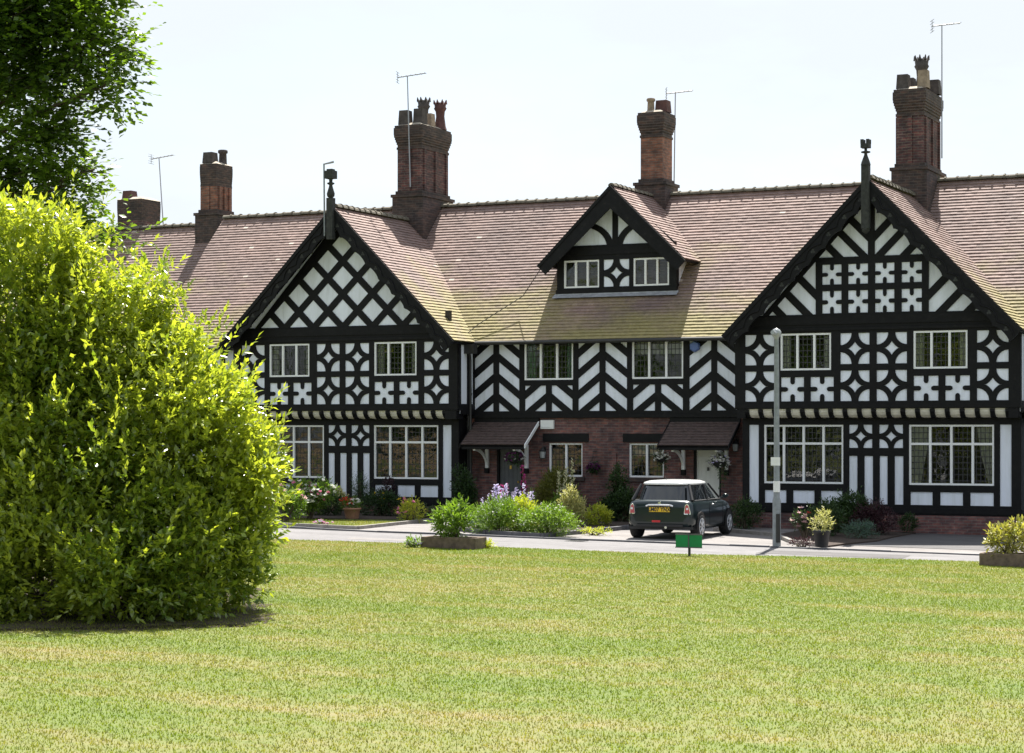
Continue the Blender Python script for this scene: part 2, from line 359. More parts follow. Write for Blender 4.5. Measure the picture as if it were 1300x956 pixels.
def tiled_slope(mb, O, U, V, Ln, Hs, gauge=.13, tw=.17, mi=0, lift=.032, skew=0):
    O, U, V = Vector(O), Vector(U).normalized(), Vector(V).normalized(); Nn = U.cross(V)
    if Nn.z < 0: Nn = -Nn
    nc = int(Hs/gauge)+1; nt = max(1, int(Ln/tw)); dx = Ln/nt
    for i in range(nc):
        v0 = i*gauge; v1 = min(Hs, v0+gauge+.012)
        if v0 >= Hs: break
        wob = [random.uniform(-.003, .003) for _ in range(nt+1)]; sag = random.uniform(-.004, .004)
        off = (i % 2)*.5*dx
        rowc = random.uniform(-.10, .10)
        for j in range(nt+(i % 2)):
            a = max(0, j*dx-off); b = min(Ln, a+dx if j or not off else dx-off)
            if b-a < .01: continue
            l = lift+random.uniform(-.003, .005); w = wob[min(j, nt)]+sag
            p0 = O+U*a+V*(v0+w)+Nn*l; p1 = O+U*b+V*(v0+w)+Nn*l; p2 = O+U*b+V*v1+Nn*.006; p3 = O+U*a+V*v1+Nn*.006
            q0 = O+U*a+V*(v0+w)-Nn*.002; q1 = O+U*b+V*(v0+w)-Nn*.002
            c = min(.95, max(0, random.gauss(.5, .12)+rowc)) if random.random() > .004 else 1
            mb.mesh([p0, p1, p2, p3, q0, q1], [(0, 1, 2, 3), (4, 5, 1, 0)], mi, c)
def slab(mb, O, U, V, Ln, Hs, th=.12, mi=0, gap=.004):
    O, U, V = Vector(O), Vector(U).normalized(), Vector(V).normalized(); Nn = U.cross(V)
    if Nn.z < 0: Nn = -Nn
    c = [O, O+U*Ln, O+U*Ln+V*Hs, O+V*Hs]; T = [p-Nn*gap for p in c]; B = [p-Nn*(th+gap) for p in c]
    mb.mesh(T+B, [(0, 1, 2, 3), (7, 6, 5, 4), (0, 4, 5, 1), (1, 5, 6, 2), (2, 6, 7, 3), (3, 7, 4, 0)], mi)
def ridge_run(mb, p, q, r=.12, step=.33):
    p, q = Vector(p), Vector(q); n = int((q-p).length/step); d = (q-p)/n; u = d.normalized()
    s = u.cross(Vector((0, 0, 1))).normalized(); up = Vector((0, 0, 1))
    for i in range(n):
        a = p+d*i; b = p+d*(i+1); j = random.uniform(-.008, .008)
        for (A, B, rr) in ((a, b-d*.12, r), (b-d*.14, b, r*1.28)):
            V = [];
            for P in (A, B):
                for k in range(6):
                    an = PI*k/5; V.append(P+s*math.cos(an)*rr+up*(math.sin(an)*rr*.85-.05+j))
            mb.mesh(V, [(k, k+1, 7+k, 6+k) for k in range(5)]+[(0, 1, 2, 3, 4, 5), (11, 10, 9, 8, 7, 6)])

# ------------------------------------------------------------ windows
def window(parent, x0, x1, z0, z1, Y, nm=3, transom=None, glass='leaded_glass', curtain=None, label=None, fr=.05, mw=.06, sill=True):
    """white frame standing in its opening; panes, sill and curtains are its pieces"""
    f = MB(); ya, yb = Y-.012, Y+.07
    f.box(x0, x1, ya, yb, z0, z0+fr); f.box(x0, x1, ya, yb, z1-fr, z1); f.box(x0, x0+fr, ya, yb, z0+fr, z1-fr); f.box(x1-fr, x1, ya, yb, z0+fr, z1-fr)
    xs = [x0+(x1-x0)*i/nm for i in range(nm+1)]
    for x in xs[1:-1]: f.box(x-mw/2, x+mw/2, ya-.003, yb, z0+fr, z1-fr)
    if transom:
        for i in range(nm):
            a = xs[i]+(fr if i == 0 else mw/2); b = xs[i+1]-(fr if i == nm-1 else mw/2)
            f.box(a, b, ya-.006, yb, transom-.03, transom+.03)
    o = f.build('window', 'frame_white', parent)
    if label: o['label'] = label
    g = MB(); g.poly([(x0+.02, Y+.045, z0+.02), (x1-.02, Y+.045, z0+.02), (x1-.02, Y+.045, z1-.02), (x0+.02, Y+.045, z1-.02)])
    g.build('pane', glass, o)
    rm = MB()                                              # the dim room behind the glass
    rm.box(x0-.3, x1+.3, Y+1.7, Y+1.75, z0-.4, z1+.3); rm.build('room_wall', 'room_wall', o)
    if curtain:
        kind, mat = curtain; n = 14; yc = Y+.16
        def drape(xa, xb, xa2, xb2, za, zb):
            c = MB(); V = []
            for k, (xl, xr, z) in enumerate(((xa, xb, zb), (xa+(xa2-xa)*.35, xb+(xb2-xb)*.5, za+(zb-za)*.5), (xa2, xb2, za))):
                for i in range(n+1):
                    t = i/n; V.append((xl+(xr-xl)*t, yc+.03*math.sin(t*n*1.1), z))
            c.mesh(V, [(r*(n+1)+i, r*(n+1)+i+1, (r+1)*(n+1)+i+1, (r+1)*(n+1)+i) for r in range(2) for i in range(n)], sm=True); c.build('curtain', mat, o)
        w = x1-x0
        if kind == 'pair': drape(x0+.03, x0+w*.17, x0+.03, x0+w*.17, z0+.05, z1-.03); drape(x1-w*.17, x1-.03, x1-w*.17, x1-.03, z0+.05, z1-.03)
        if kind == 'tied': drape(x0+.03, x0+w*.25, x0+.03, x0+w*.12, z0+.05, z1-.03); drape(x1-w*.22, x1-.03, x1-w*.08, x1-.03, z0+.05, z1-.03)
        if kind == 'blind': c = MB(); c.box(x0+.04, x1-.04, yc, yc+.01, z0+(z1-z0)*.62, z1-.03); c.build('blind', mat, o)
    return o

# ------------------------------------------------------------ chimneys and aerials
def pot(mb_parent, x, y, z, h, r, kind, mat):
    m = MB()
    if kind == 'crown':
        m.lathe((x, y, z), [(r*1.15, 0), (r*.95, h*.12), (r*.72, h*.45), (r*.80, h*.62), (r*1.1, h*.72), (r*.95, h*.76), (r*1.05, h*.9), (r*1.0, h*.9)], 12)
        for i in range(8):
            a = 2*PI*i/8; m.tube((x+r*math.cos(a), y+r*math.sin(a), z+h*.88), (x+r*1.12*math.cos(a), y+r*1.12*math.sin(a), z+h), r*.26, r*.06, 5)
    elif kind == 'square':
        V = [(sx*r*q, sy*r*q, zz) for q, zz in ((1.15, 0), (1.0, h)) for sx, sy in ((-1, -1), (1, -1), (1, 1), (-1, 1))]
        m.mesh([(x+a, y+b, z+c) for a, b, c in V], [(0, 1, 5, 4), (1, 2, 6, 5), (2, 3, 7, 6), (3, 0, 4, 7), (4, 5, 6, 7)])
    else:
        m.lathe((x, y, z), [(r*1.1, 0), (r, h*.15), (r*.9, h*.75), (r*1.2, h*.8), (r*1.2, h*.95), (r, h)], 12)
    m.build('chimney_pot', mat, mb_parent)
def chimney(parent, x0, x1, y0, y1, zb, zbt, zt, pots, mats=('chimney_brick', 'soot_brick'), rib=True, base_front=0.12, fillet=True, cb=.75):
    """base, stack with ribs, corbelled head"""
    m = MB(); e = base_front
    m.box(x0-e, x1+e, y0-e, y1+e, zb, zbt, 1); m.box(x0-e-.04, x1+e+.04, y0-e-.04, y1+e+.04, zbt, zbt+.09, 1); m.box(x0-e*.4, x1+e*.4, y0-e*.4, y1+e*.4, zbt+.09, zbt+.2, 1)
    zc = zt-.75
    m.box(x0, x1, y0, y1, zbt+.2, zc, 0)
    if rib:
        w = .11; n = 3
        for i in range(n):
            yy = y0+.12+(y1-y0-.24-w)*i/(n-1)
            m.box(x1, x1+.055, yy, yy+w, zbt+.2, zc, 0); m.box(x0-.055, x0, yy, yy+w, zbt+.2, zc, 0)
        m.box((x0+x1)/2-.06, (x0+x1)/2+.06, y0-.05, y0, zbt+.2, zc, 0)
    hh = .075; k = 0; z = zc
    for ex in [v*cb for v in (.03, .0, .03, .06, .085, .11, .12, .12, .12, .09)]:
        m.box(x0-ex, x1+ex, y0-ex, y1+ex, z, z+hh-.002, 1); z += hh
    o = m.build('chimney', list(mats), parent)
    if fillet:
        f = MB(); V = [(x0-.02, y0-.02, z), (x1+.02, y0-.02, z), (x1+.02, y1+.02, z), (x0-.02, y1+.02, z), (x0+.15, y0+.2, z+.1), (x1-.15, y0+.2, z+.1), (x1-.15, y1-.2, z+.1), (x0+.15, y1-.2, z+.1)]
        f.mesh(V, [(0, 1, 5, 4), (1, 2, 6, 5), (2, 3, 7, 6), (3, 0, 4, 7), (4, 5, 6, 7)]); f.build('cement_fillet', 'cement', o)
    for (px, py, h, r, kind, mat) in pots: pot(o, px, py, z+.04, h, r, kind, mat)
    return o
def aerial(base, top, yaw, label, L_=.9, n=7, tilt=.12):
    b = Vector(base); t = Vector(top)
    e = thing('television_aerial', base, label, 'aerial', 'television aerials on the roofs')
    m = MB(); m.tube(b, t, .022, .018, 6); m.build('mast', 'aerial_metal', e)
    a = MB(); d = Vector((math.cos(yaw), math.sin(yaw), tilt)).normalized(); s = d.cross(Vector((0, 0, 1))).normalized()
    p0 = t-d*L_*.35; p1 = t+d*L_*.65; a.tube(p0, p1, .018, .018, 6)
    for i in range(n):
        c = p0+(p1-p0)*(i/(n-1)); a.tube(c-s*.13, c+s*.13, .008, .008, 5)
    for z in (-.16, -.08, .08, .16): a.tube(p0+Vector((0, 0, z))-s*.2, p0+Vector((0, 0, z))+s*.2, .008, .008, 5)
    a.tube(p0+Vector((0, 0, -.17)), p0+Vector((0, 0, .17)), .010, .010, 5)
    a.build('antenna', 'aerial_metal', e)

# ------------------------------------------------------------ the gabled houses
YU, YL, YB = 52.3, 52.75, 53.4        # upper gable wall, lower gable wall, middle range wall
def pipe(parent, pts, r=.05, mat='black_iron', name='downpipe'):
    m = MB(); m.path(pts, r, 8)
    for a, b in zip(pts[:-1], pts[1:]):
        a, b = Vector(a), Vector(b)
        if abs(a.z-b.z) > 1.2:
            k = int(abs(a.z-b.z)/1.0)
            for i in range(1, k+1):
                c = a+(b-a)*(i/(k+.5)); m.tube(c+Vector((0, 0, -.04)), c+Vector((0, 0, .04)), r*1.3, r*1.3, 8)
    return m.build(name, mat, parent)
def gable_house(cx, style, label, lowk, curt):
    base = (cx, YL, gz(cx)-.05)
    H = thing('gabled_house', base, label, 'house', 'half timbered gabled houses')
    X = lambda u: cx+u
    apz, apY = 9.05, 51.72; eh, ez = 3.9, 5.12
    # openings
    uw = [(-2.52, -1.13), (1.06, 2.46)]; wz = (4.13, 5.11)
    up = [(-3.50, -2.69), (-.88, -.10), (.09, .89), (2.70, 3.50)]
    lw = [(-3.12, -.93), (.83, 3.04)]; lz = (1.12, 2.69)
    k = lowk
    W = MB()
    holes = [(X(a), X(b), wz[0], wz[1]) for a, b in uw]
    wall_holes(W, X(-3.76), X(3.76), 3.112, 5.11, holes, YU, .2)
    W.prism([(X(-3.74), 5.11), (X(3.74), 5.11), (X(0), 8.86)], YU+.0005, YU+.2)
    W.box(X(3.56), X(3.7595), YU+.2, YB, 3.02, 5.2); W.box(X(-3.7595), X(-3.56), YU+.2, YB, 3.02, 5.2)
    holes = [(X(a*k), X(b*k), lz[0], lz[1]) for a, b in lw]
    wall_holes(W, X(-3.70*k), X(3.70*k), .33, 2.86, holes, YL, .2)
    W.box(X(3.50*k), X(3.70*k), YL+.2, YB+.1, .33, 2.86); W.box(X(-3.7*k), X(-3.50*k), YL+.2, YB+.1, .33, 2.86)
    W.build('wall', 'white_plaster', H)
    # jetty cove
    c = MB(); c.prism([(YU+.04, 3.11), (YL+.12, 3.11), (YL+.12, 2.865), (YL-.02, 2.87), (YU+.20, 2.89), (YU+.10, 2.95), (YU+.05, 3.03)], X(-3.55*k), X(3.55*k), 'x'); c.build('jetty_cove', 'cream_plaster', H)
    # timber framing, upper storey
    T = MB()
    cr = [(-2.50, -1.87), (-1.69, -1.06), (1.07, 1.71), (1.89, 2.52)]
    op = [(X(a), X(b), wz[0], wz[1]) for a, b in uw]+[(X(a), X(b), z0, z1) for a, b in up for z0, z1 in ((3.31, 4.11), (4.28, 5.09))]+[(X(a), X(b), 3.31, 3.95) for a, b in cr]
    complement(T, X(-3.76), X(3.79), 3.11, 5.11, op, YU, .03); T.prism([(X(-3.76), 5.11), (X(3.79), 5.11), (X(3.33), 5.60), (X(-3.33), 5.60)], YU-.03, YU+.01)
    for a, b in up:
        for z0, z1 in ((3.31, 4.11), (4.28, 5.09)): quatrefoil(T, X(a), X(b), z0, z1, YU)
    for a, b in cr: cross_panel(T, X(a), X(b), 3.31, 3.95, YU)
    T.box(X(-3.3), X(3.3), YU-.065, YU-.03, 5.33, 5.56); T.box(X(-3.78), X(3.8), YU-.05, YU-.03, 3.13, 3.26); T.box(X(-3.3), X(3.3), YU-.075, YU-.03, 5.17, 5.24)
    # side returns towards the middle range
    for s, xs in ((1, X(3.76)), (-1, X(-3.76))):
        a, b = (xs-.002, xs+.03) if s > 0 else (xs-.03, xs+.002)
        T.box(a, b, YU-.028, YU+.20, 3.11, 5.2); T.box(a, b, YU+.62, YU+.76, 3.30, 5.0); T.box(a, b, YU+1.0, YB, 3.30, 5.0); T.box(a, b, YU+.2, YB, 5.0, 5.2); T.box(a, b, YU+.2, YB, 3.0, 3.30)
        xl = X(3.70*k) if s > 0 else X(-3.70*k); a, b = (xl-.002, xl+.03) if s > 0 else (xl-.03, xl+.002)
        T.box(a, b, YL-.028, YB+.1, .33, 2.86)
    # brackets under the jetty
    nb = 19
    for i in range(nb):
        u = -3.47*k+(6.94*k)*i/(nb-1)
        T.prism([(YU-.02, 3.105), (YU+.25, 3.105), (YL-.0, 2.88), (YL-.0, 2.866), (YU+.13, 2.866), (YU+.04, 2.94), (YU-.02, 3.03)], X(u)-.06, X(u)+.06, 'x')
    for s in (-1, 1):
        a, b = sorted((X(s*3.50*k), X(s*3.74))); T.box(a, b, YU-.021, YL+.0, 2.862, 3.108)
    # lower storey
    pn = [(-.77, -.15), (.04, .67)]; st = [(-.77, -.55), (-.36, -.13), (.05, .26), (.45, .68)]
    sub = [(-3.10, -2.50), (-2.31, -1.72), (-1.54, -.94), (.87, 1.45), (1.65, 2.24), (2.43, 3.03)]; tl = [(-3.54, -3.27), (3.19, 3.48)]
    op = [(X(a*k), X(b*k), lz[0], lz[1]) for a, b in lw]+[(X(a*k), X(b*k), 2.08, 2.69) for a, b in pn]+[(X(a*k), X(b*k), .60, 1.87) for a, b in st]
    op += [(X(a*k), X(b*k), .60, .94) for a, b in sub]+[(X(a*k), X(b*k), .60, 2.69) for a, b in tl]
    complement(T, X(-3.70*k), X(3.72*k), .33, 2.86, op, YL, .03)
    for a, b in pn: quatrefoil(T, X(a*k), X(b*k), 2.08, 2.69, YL)
    T.box(X(-3.74*k), X(3.76*k), YL-.06, YL-.03, .38, .52)
    # gable pattern
    inner = 2.84; apx = 5.60+inner*1.085; tri = [(X(-inner-.1), 5.60), (X(inner+.1), 5.60), (X(0), apx+.1)]
    for s in (-1, 1):
        full = [(X(-3.6), 5.6), (X(3.6), 5.6), (X(0), 9.1)]
        dx, dz = 0-inner, apx-5.6; ln = math.hypot(dx, dz); nx, nz = dz/ln, -dx/ln
        o_ = .065
        band(T, (X(s*(inner+nx*o_+.5*.68)), 5.6+nz*o_-.5*.74), (X(s*(nx*o_-.3*.68)), apx+nz*o_+.3*.74), .13, YU, .034, full)
    if style == 'lattice':
        c0 = 6.05; hw, hh = .5, .487
        for i in range(-9, 10):
            for s in (-1, 1):
                # lines |x|+|z| = const through cell corners
                xc = i*1.0+.5
                p = (X(xc-s*4*hw*2), c0-4*hh*2); q = (X(xc+s*4*hw*2), c0+4*hh*2)
                band(T, p, q, .20, YU, .026 if s > 0 else .0285, tri)
    else:
        ps = [(-1.37, -.85), (-.67, -.14), (.05, .56), (.75, 1.28)]
        y0 = 5.60; op = [(X(a), X(b), z0, z1) for a, b in ps for z0, z1 in ((5.62, 6.205), (6.375, 6.90))]
        complement(T, X(-1.55), X(1.46), 5.60, 7.09, op, YU, .031)
        for a, b in ps:
            for z0, z1 in ((5.62, 6.205), (6.375, 6.90)): cross_panel(T, X(a), X(b), z0, z1, YU)
        for s in (-1, 1):
            x1 = 1.50; cp = [(X(-3.2), 5.6), (X(-x1), 5.6), (X(-x1), 7.4), (X(-3.2), 7.4)] if s < 0 else [(X(x1-.04), 5.6), (X(3.2), 5.6), (X(3.2), 7.4), (X(x1-.04), 7.4)]
            for j, (bx) in enumerate((2.35, 1.63)):                    # rakers falling towards the middle
                xx = bx+.14
                band(T, (X(s*(xx-.6)), 5.6-.6), (X(s*(xx+1.6)), 5.6+1.6), .20, YU, .027, cp, tri)
            band(T, (X(s*(1.03-.6)), 5.6-.6+.0), (X(s*(1.03+1.6)), 5.6+1.6), .20, YU, .027, cp, tri)
            cp2 = [(X(-3), 7.09), (X(-.14), 7.09), (X(-.14), 8.9), (X(-3), 8.9)] if s < 0 else [(X(.04), 7.09), (X(3), 7.09), (X(3), 8.9), (X(.04), 8.9)]
            sh = -.05
            for bx in (.88, .20, -.42):
                band(T, (X(sh+s*(bx-.6)), 7.09-.6), (X(sh+s*(bx+1.6)), 7.09+1.6), .19, YU, .027, cp2, tri)
        T.box(X(-.14), X(.04), YU-.033, YU+.01, 7.09, 8.9)
    T.build('timber_framing', 'black_timber', H)
    # brick plinth
    P = MB(); P.box(X(-3.78*k), X(3.80*k), YL-.10, YL+.15, gz(cx+4)-.25, .33); P.build('brick_plinth', 'house_brick', H)
    # windows
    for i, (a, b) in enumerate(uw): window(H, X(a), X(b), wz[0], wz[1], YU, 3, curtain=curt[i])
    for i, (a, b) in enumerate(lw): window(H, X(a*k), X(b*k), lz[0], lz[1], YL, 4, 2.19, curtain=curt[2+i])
    # roof of the gable
    R = MB(); sl = math.hypot(eh, apz-ez)
    for s in (1, -1):
        O = (X(s*(eh+.04)), apY, ez-.04); V = (-s*eh, 0, apz-ez)
        tiled_slope(R, O, (0, 1, 0), V, 5.7, sl+.05, mi=0); slab(R, O, (0, 1, 0), V, 5.7, sl+.05, .10, 1)
    R.build('gable_roof', ['roof_tile', 'black_timber'], H)
    rr = MB(); ridge_run(rr, (X(0), apY+.1, apz+.06), (X(0), apY+5.1, apz+.06)); rr.build('ridge_tiles', 'ridge_tile', H)
    # bargeboards with a cusped lower edge
    for s in (1, -1):
        b = MB(); d = Vector((-s*eh, apz-ez)).normalized(); n = Vector((-s*d.y*-1, 0)); nrm = Vector((d.y*(-s), -abs(d.x)))  # inwards / down
        nrm = Vector((-s*abs(d.y), -abs(d.x)))
        o0 = Vector((X(s*(eh+.06)), ez-.06)); per = .60; ns = int(sl/per*12)+1; top, bot = [], []
        Ln = sl+.07
        for i in range(ns+1):
            t = Ln*i/ns; f = (t/per) % 1; e_ = .37+.10*(1-math.sqrt(max(0, 1-(2*f-1)**2)))
            p = o0+d*t; q = p+nrm*e_
            if (q.x-X(0))*s < 0: tt = (p.x-X(0))/(p.x-q.x) if abs(p.x-q.x) > 1e-6 else 0; q = p+(q-p)*max(0, min(1, tt))
            top.append(p); bot.append(q)
        ya, yb = apY-.05, apY+.0; m = len(top)
        V = [(p.x, ya, p.y) for p in top]+[(p.x, ya, p.y) for p in bot]+[(p.x, yb, p.y) for p in top]+[(p.x, yb, p.y) for p in bot]
        b.mesh(V, [(i, i+1, m+i+1, m+i) for i in range(m-1)]+[(2*m+i, 2*m+i+1, 3*m+i+1, 3*m+i) for i in range(m-1)]+[(i, i+1, 2*m+i+1, 2*m+i) for i in range(m-1)]+[(m+i, m+i+1, 3*m+i+1, 3*m+i) for i in range(m-1)]+[(0, m, 3*m, 2*m)])
        # raised top mould, arches following the cusps
        for i in range(m-1):
            p, q = top[i], top[i+1]; a1 = p+nrm*.10; a2 = q+nrm*.10
            b.mesh([(p.x, ya-.03, p.y), (q.x, ya-.03, q.y), (a2.x, ya-.03, a2.y), (a1.x, ya-.03, a1.y), (a1.x, ya, a1.y), (a2.x, ya, a2.y)], [(0, 1, 2, 3), (3, 2, 5, 4)])
            f = ((i+.5)*Ln/ns/per) % 1
            c1 = p+nrm*(.17+.12*(1-math.sin(f*PI))); c2 = q+nrm*(.17+.12*(1-math.sin((((i+1.5)*Ln/ns)/per % 1)*PI)))
            if abs(c1.x-X(0)) > .25 and (c1-c2).length < .2: b.tube((c1.x, ya-.008, c1.y), (c2.x, ya-.008, c2.y), .022, .022, 5)
        bb = b.build('bargeboard', 'black_timber', H)
        tf = MB()
        kk = 0
        while (kk+.5)*per < Ln-.5:
            c_ = o0+d*((kk+.5)*per)+nrm*.27; kk += 1
            for an in (90, 210, 330):
                u, w = c_.x+.034*math.cos(math.radians(an)), c_.y+.034*math.sin(math.radians(an))
                tf.lathe((u, ya-.004, w), [(.030, 0), (.030, .003)], 8, axis='y')
        tf.build('trefoil', 'weathered_timber', bb)
    # finial
    f = MB(); fx = X(-.02); fy = apY-.09
    if style == 'lattice':
        f.box(fx-.10, fx+.10, fy-.09, fy+.09, 8.10, 9.30)
        f.lathe((fx, fy, 9.30), [(.055, 0), (.11, .05), (.12, .13), (.06, .32), (.05, .38), (.11, .41), (.11, .44), (.05, .46), (.055, .54), (.11, .56)], 10)
        f.box(fx-.14, fx+.14, fy-.13, fy+.13, 9.86, 10.09); f.box(fx-.09, fx+.09, fy-.09, fy+.09, 10.09, 10.14)
    else:
        f.box(fx-.10, fx+.10, fy-.09, fy+.09, 7.75, 9.38); f.lathe((fx, fy, 7.62), [(.03, 0), (.1, .06), (.1, .13)], 10)
        f.lathe((fx, fy, 9.38), [(.13, 0), (.11, .08), (.05, .24), (.035, .30), (.12, .32), (.12, .35), (.035, .37), (.04, .45)], 10)
        f.box(fx-.11, fx+.11, fy-.11, fy+.11, 9.82, 9.93)
        for a in (-1, 1):
            for b_ in (-1, 1): f.box(fx+a*.075-.038, fx+a*.075+.038, fy+b_*.075-.038, fy+b_*.075+.038, 9.93, 10.04)
    f.build('finial', 'weathered_timber', H)
    return H, X

# main range profile
EY, EZ, RY, RZ = 53.08, 5.10, 57.54, 9.57
def main_roof(parent, x0, x1, name='main_roof', dy=0, dz=0):
    R = MB(); Hs = math.hypot(RY-EY, RZ-EZ)
    tiled_slope(R, (x0, EY+dy, EZ+dz), (1, 0, 0), (0, RY-EY, RZ-EZ), x1-x0, Hs); slab(R, (x0, EY+dy, EZ+dz), (1, 0, 0), (0, RY-EY, RZ-EZ), x1-x0, Hs, .10, 1)
    slab(R, (x0, 2*RY-EY+dy, EZ+dz), (1, 0, 0), (0, EY-RY, RZ-EZ), x1-x0, Hs, .10, 0, 0)
    r = R.build(name, ['roof_tile', 'black_timber'], parent)
    q = MB(); ridge_run(q, (x0, RY+dy, RZ+.06+dz), (x1, RY+dy, RZ+.06+dz)); q.build('ridge_tiles', 'ridge_tile', parent)
    g = MB(); g.path([(x0, EY-.05+dy, EZ-.05+dz), (x1, EY-.05+dy, EZ-.05+dz)], .055, 8); g.build('gutter', 'black_iron', parent)
    return r
def range_body(parent, x0, x1, ends=(False, False), front=True, mat='white_plaster'):
    W = MB(); yb = 2*RY-YB
    if front: W.box(x0, x1, YB, YB+.2, -.3, 5.2)
    W.box(x0, x1, yb-.2, yb, -.3, 5.2)
    for e, xs in ((ends[0], (x0, x0+.2)), (ends[1], (x1-.2, x1))):
        if e: W.prism([(YB, -.3), (yb, -.3), (yb, 5.0), (RY, RZ-.2), (YB, 5.0)], xs[0]+.001, xs[1]-.001, 'x')
    return W.build('rear_wall' if not front else 'side_wall', mat, parent)

CA, CC = -30.22, -14.30
cur = ('pair', 'curtain_cloth')
HA, XA = gable_house(CA, 'lattice', 'left gabled house with a diamond lattice of black timber in its white gable', .965, (cur, cur, None, None))
HC, XC = gable_house(CC, 'cross', 'right gabled house with rows of notched crosses in its gable above two big windows', 1.0, (cur, cur, None, ('tied', 'curtain_cloth')))
main_roof(HA, -37.8, -27.0); range_body(HA, -37.8, -33.9, (True, False))
main_roof(HC, -17.6, -5.0); range_body(HC, -10.6, -5.0, (False, True))
range_body(HA, -33.9, -27.0, front=False); range_body(HC, -17.6, -10.6, front=False)
t = MB()
for x in (-37.6, -37.0, -36.4, -35.8, -35.2, -34.6, -34.12): rail(t, x, x+.16, 3.1, 5.1, YB); rail(t, x, x+.16, .4, 2.7, YB)
for z0, z1 in ((2.7, 3.1), (.1, .4), (4.1, 4.25), (5.0, 5.2)): rail(t, -37.8, -33.97, z0, z1, YB, .034)
t.build('wing_framing', 'black_timber', HA)
t = MB()
for i in range(11): rail(t, -10.2+i*.48, -10.03+i*.48, .4, 5.1, YB)
for z0, z1 in ((2.7, 3.1), (-.25, .4), (5.0, 5.2)): rail(t, -10.6, -5.0, z0, z1, YB, .034)
t.build('wing_framing', 'black_timber', HC)

# ------------------------------------------------------------ the middle house
HB = thing('brick_and_timber_house', (-22.1, YB, gz(-22.1)-.05), 'middle house with herringbone timber over brick, two porches and one dormer', 'house')
main_roof(HB, -27.0, -17.6)
bx0, bx1 = -26.72, -18.0
uwB = [(-24.84, -23.31, 3.98, 5.10), (-21.51, -19.98, 3.98, 5.10)]; lwB = [(-24.10, -23.05, 1.22, 2.18), (-21.63, -20.58, 1.22, 2.18)]
doors = [(-25.75, -24.93), (-19.70, -18.90)]
W = MB(); wall_holes(W, bx0, bx1, 3.0, 5.2, uwB, YB, .2); W.build('wall', 'white_plaster', HB); W = MB(); W.box(-27.0, -17.6, 2*RY-YB-.2, 2*RY-YB, -.3, 5.2); W.build('rear_wall', 'white_plaster', HB)
W = MB(); yb_ = YB+.04
wall_holes(W, bx0, bx1, gz(bx1)-.2, 2.92, lwB+[(a, b, gz(bx1)-.2, 2.10) for a, b in doors], yb_, .22)
W.build('brick_wall', 'house_brick', HB)
T = MB(); cols = [(-26.47, -25.83, 1), (-25.65, -25.0, -1), (-23.15, -22.5, 1), (-22.32, -21.66, -1), (-19.80, -19.16, 1), (-18.99, -18.40, -1)]
und = [(-24.82, -24.16, 1), (-23.98, -23.33, -1), (-21.48, -20.82, 1), (-20.64, -19.99, -1)]
op = [(a, b, 3.09, 5.11) for a, b, _ in cols]+[(a, b, 3.09, 3.82) for a, b, _ in und]+uwB
complement(T, bx0, bx1, 2.89, 5.20, op, YB, .03)
for a, b, s, zt in [(*c, 5.11) for c in cols]+[(*c, 3.82) for c in und]:
    w = b-a; cp = rect(a, b, 3.09, zt); sl_ = .5/.645
    for n in range(-1, 5):
        zz = 3.09+n*.585-.245
        pl = [(0, zz), (w, zz+sl_*w), (w, zz+sl_*w+.245), (0, zz+.245)]
        pl = [((a+u) if s > 0 else (b-u), z) for u, z in pl]
        if s < 0: pl = pl[::-1]
        pl = clip(pl, cp)
        if pl: T.prism(pl, YB-.026, YB+.01)
T.box(bx0, bx1, YB-.07, YB-.03, 2.90, 3.0)
T.build('timber_framing', 'black_timber', HB)
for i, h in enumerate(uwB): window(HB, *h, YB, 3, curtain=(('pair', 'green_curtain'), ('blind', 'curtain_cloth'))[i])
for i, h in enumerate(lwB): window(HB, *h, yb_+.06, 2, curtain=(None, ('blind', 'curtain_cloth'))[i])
for h in lwB:
    m = MB(); m.box(h[0]-.17, h[1]+.2, yb_-.035, yb_+.1, 2.21, 2.45); m.build('lintel', 'black_timber', HB)
    m = MB(); m.box(h[0]-.08, h[1]+.08, yb_-.06, yb_+.1, 1.10, 1.215); m.build('sill', 'soot_brick', HB)
m = MB(); m.box(-22.3, -22.0, yb_-.05, yb_, gz(-22)-.2, 1.9); m.box(bx0, bx1, yb_-.035, yb_, gz(-22)-.2, .22); m.build('brick_pier', 'house_brick', HB)
# doors
for i, (a, b) in enumerate(doors):
    z0 = gz(a)+.10; d = MB(); yy = yb_+.10
    d.box(a+.06, b-.06, yy, yy+.05, z0, 2.04)
    n = 5
    for j in range(n+1): x = a+.07+(b-a-.15)*j/n; d.box(x-.006, x+.006, yy-.008, yy, z0+.05, 2.0)
    d.box(a+.08, b-.08, yy-.016, yy-.008, z0+.25, z0+.36); d.box(a+.08, b-.08, yy-.016, yy-.008, 1.72, 1.82)
    o = d.build('front_door', ('door_grey', 'door_white')[i], HB); o['label'] = ('dark grey plank front door', 'white plank front door')[i]
    h = MB(); h.lathe((a+.16 if i else b-.17, yy-.04, 1.05), [(.025, 0), (.035, .02), (.02, .04)], 10, axis='y'); h.box((a+b)/2-.03, (a+b)/2+.03, yy-.03, yy-.008, 1.42, 1.52); h.build('handle', 'brass' if i == 0 else 'black_iron', o)
    fm = MB(); fm.box(a, a+.055, yb_+.02, yb_+.16, z0-.05, 2.10); fm.box(b-.055, b, yb_+.02, yb_+.16, z0-.05, 2.10); fm.box(a+.055, b-.055, yb_+.02, yb_+.16, 2.045, 2.10); fm.build('door_frame', 'black_timber', o)
    s = MB(); s.box(a-.15, b+.15, yb_-.35, yb_-.001, gz(a)-.1, z0-.02); s.box(a, b, yb_, yb_+.15, gz(a)-.1, z0-.02); s.build('doorstep', 'kerb_stone', HB)
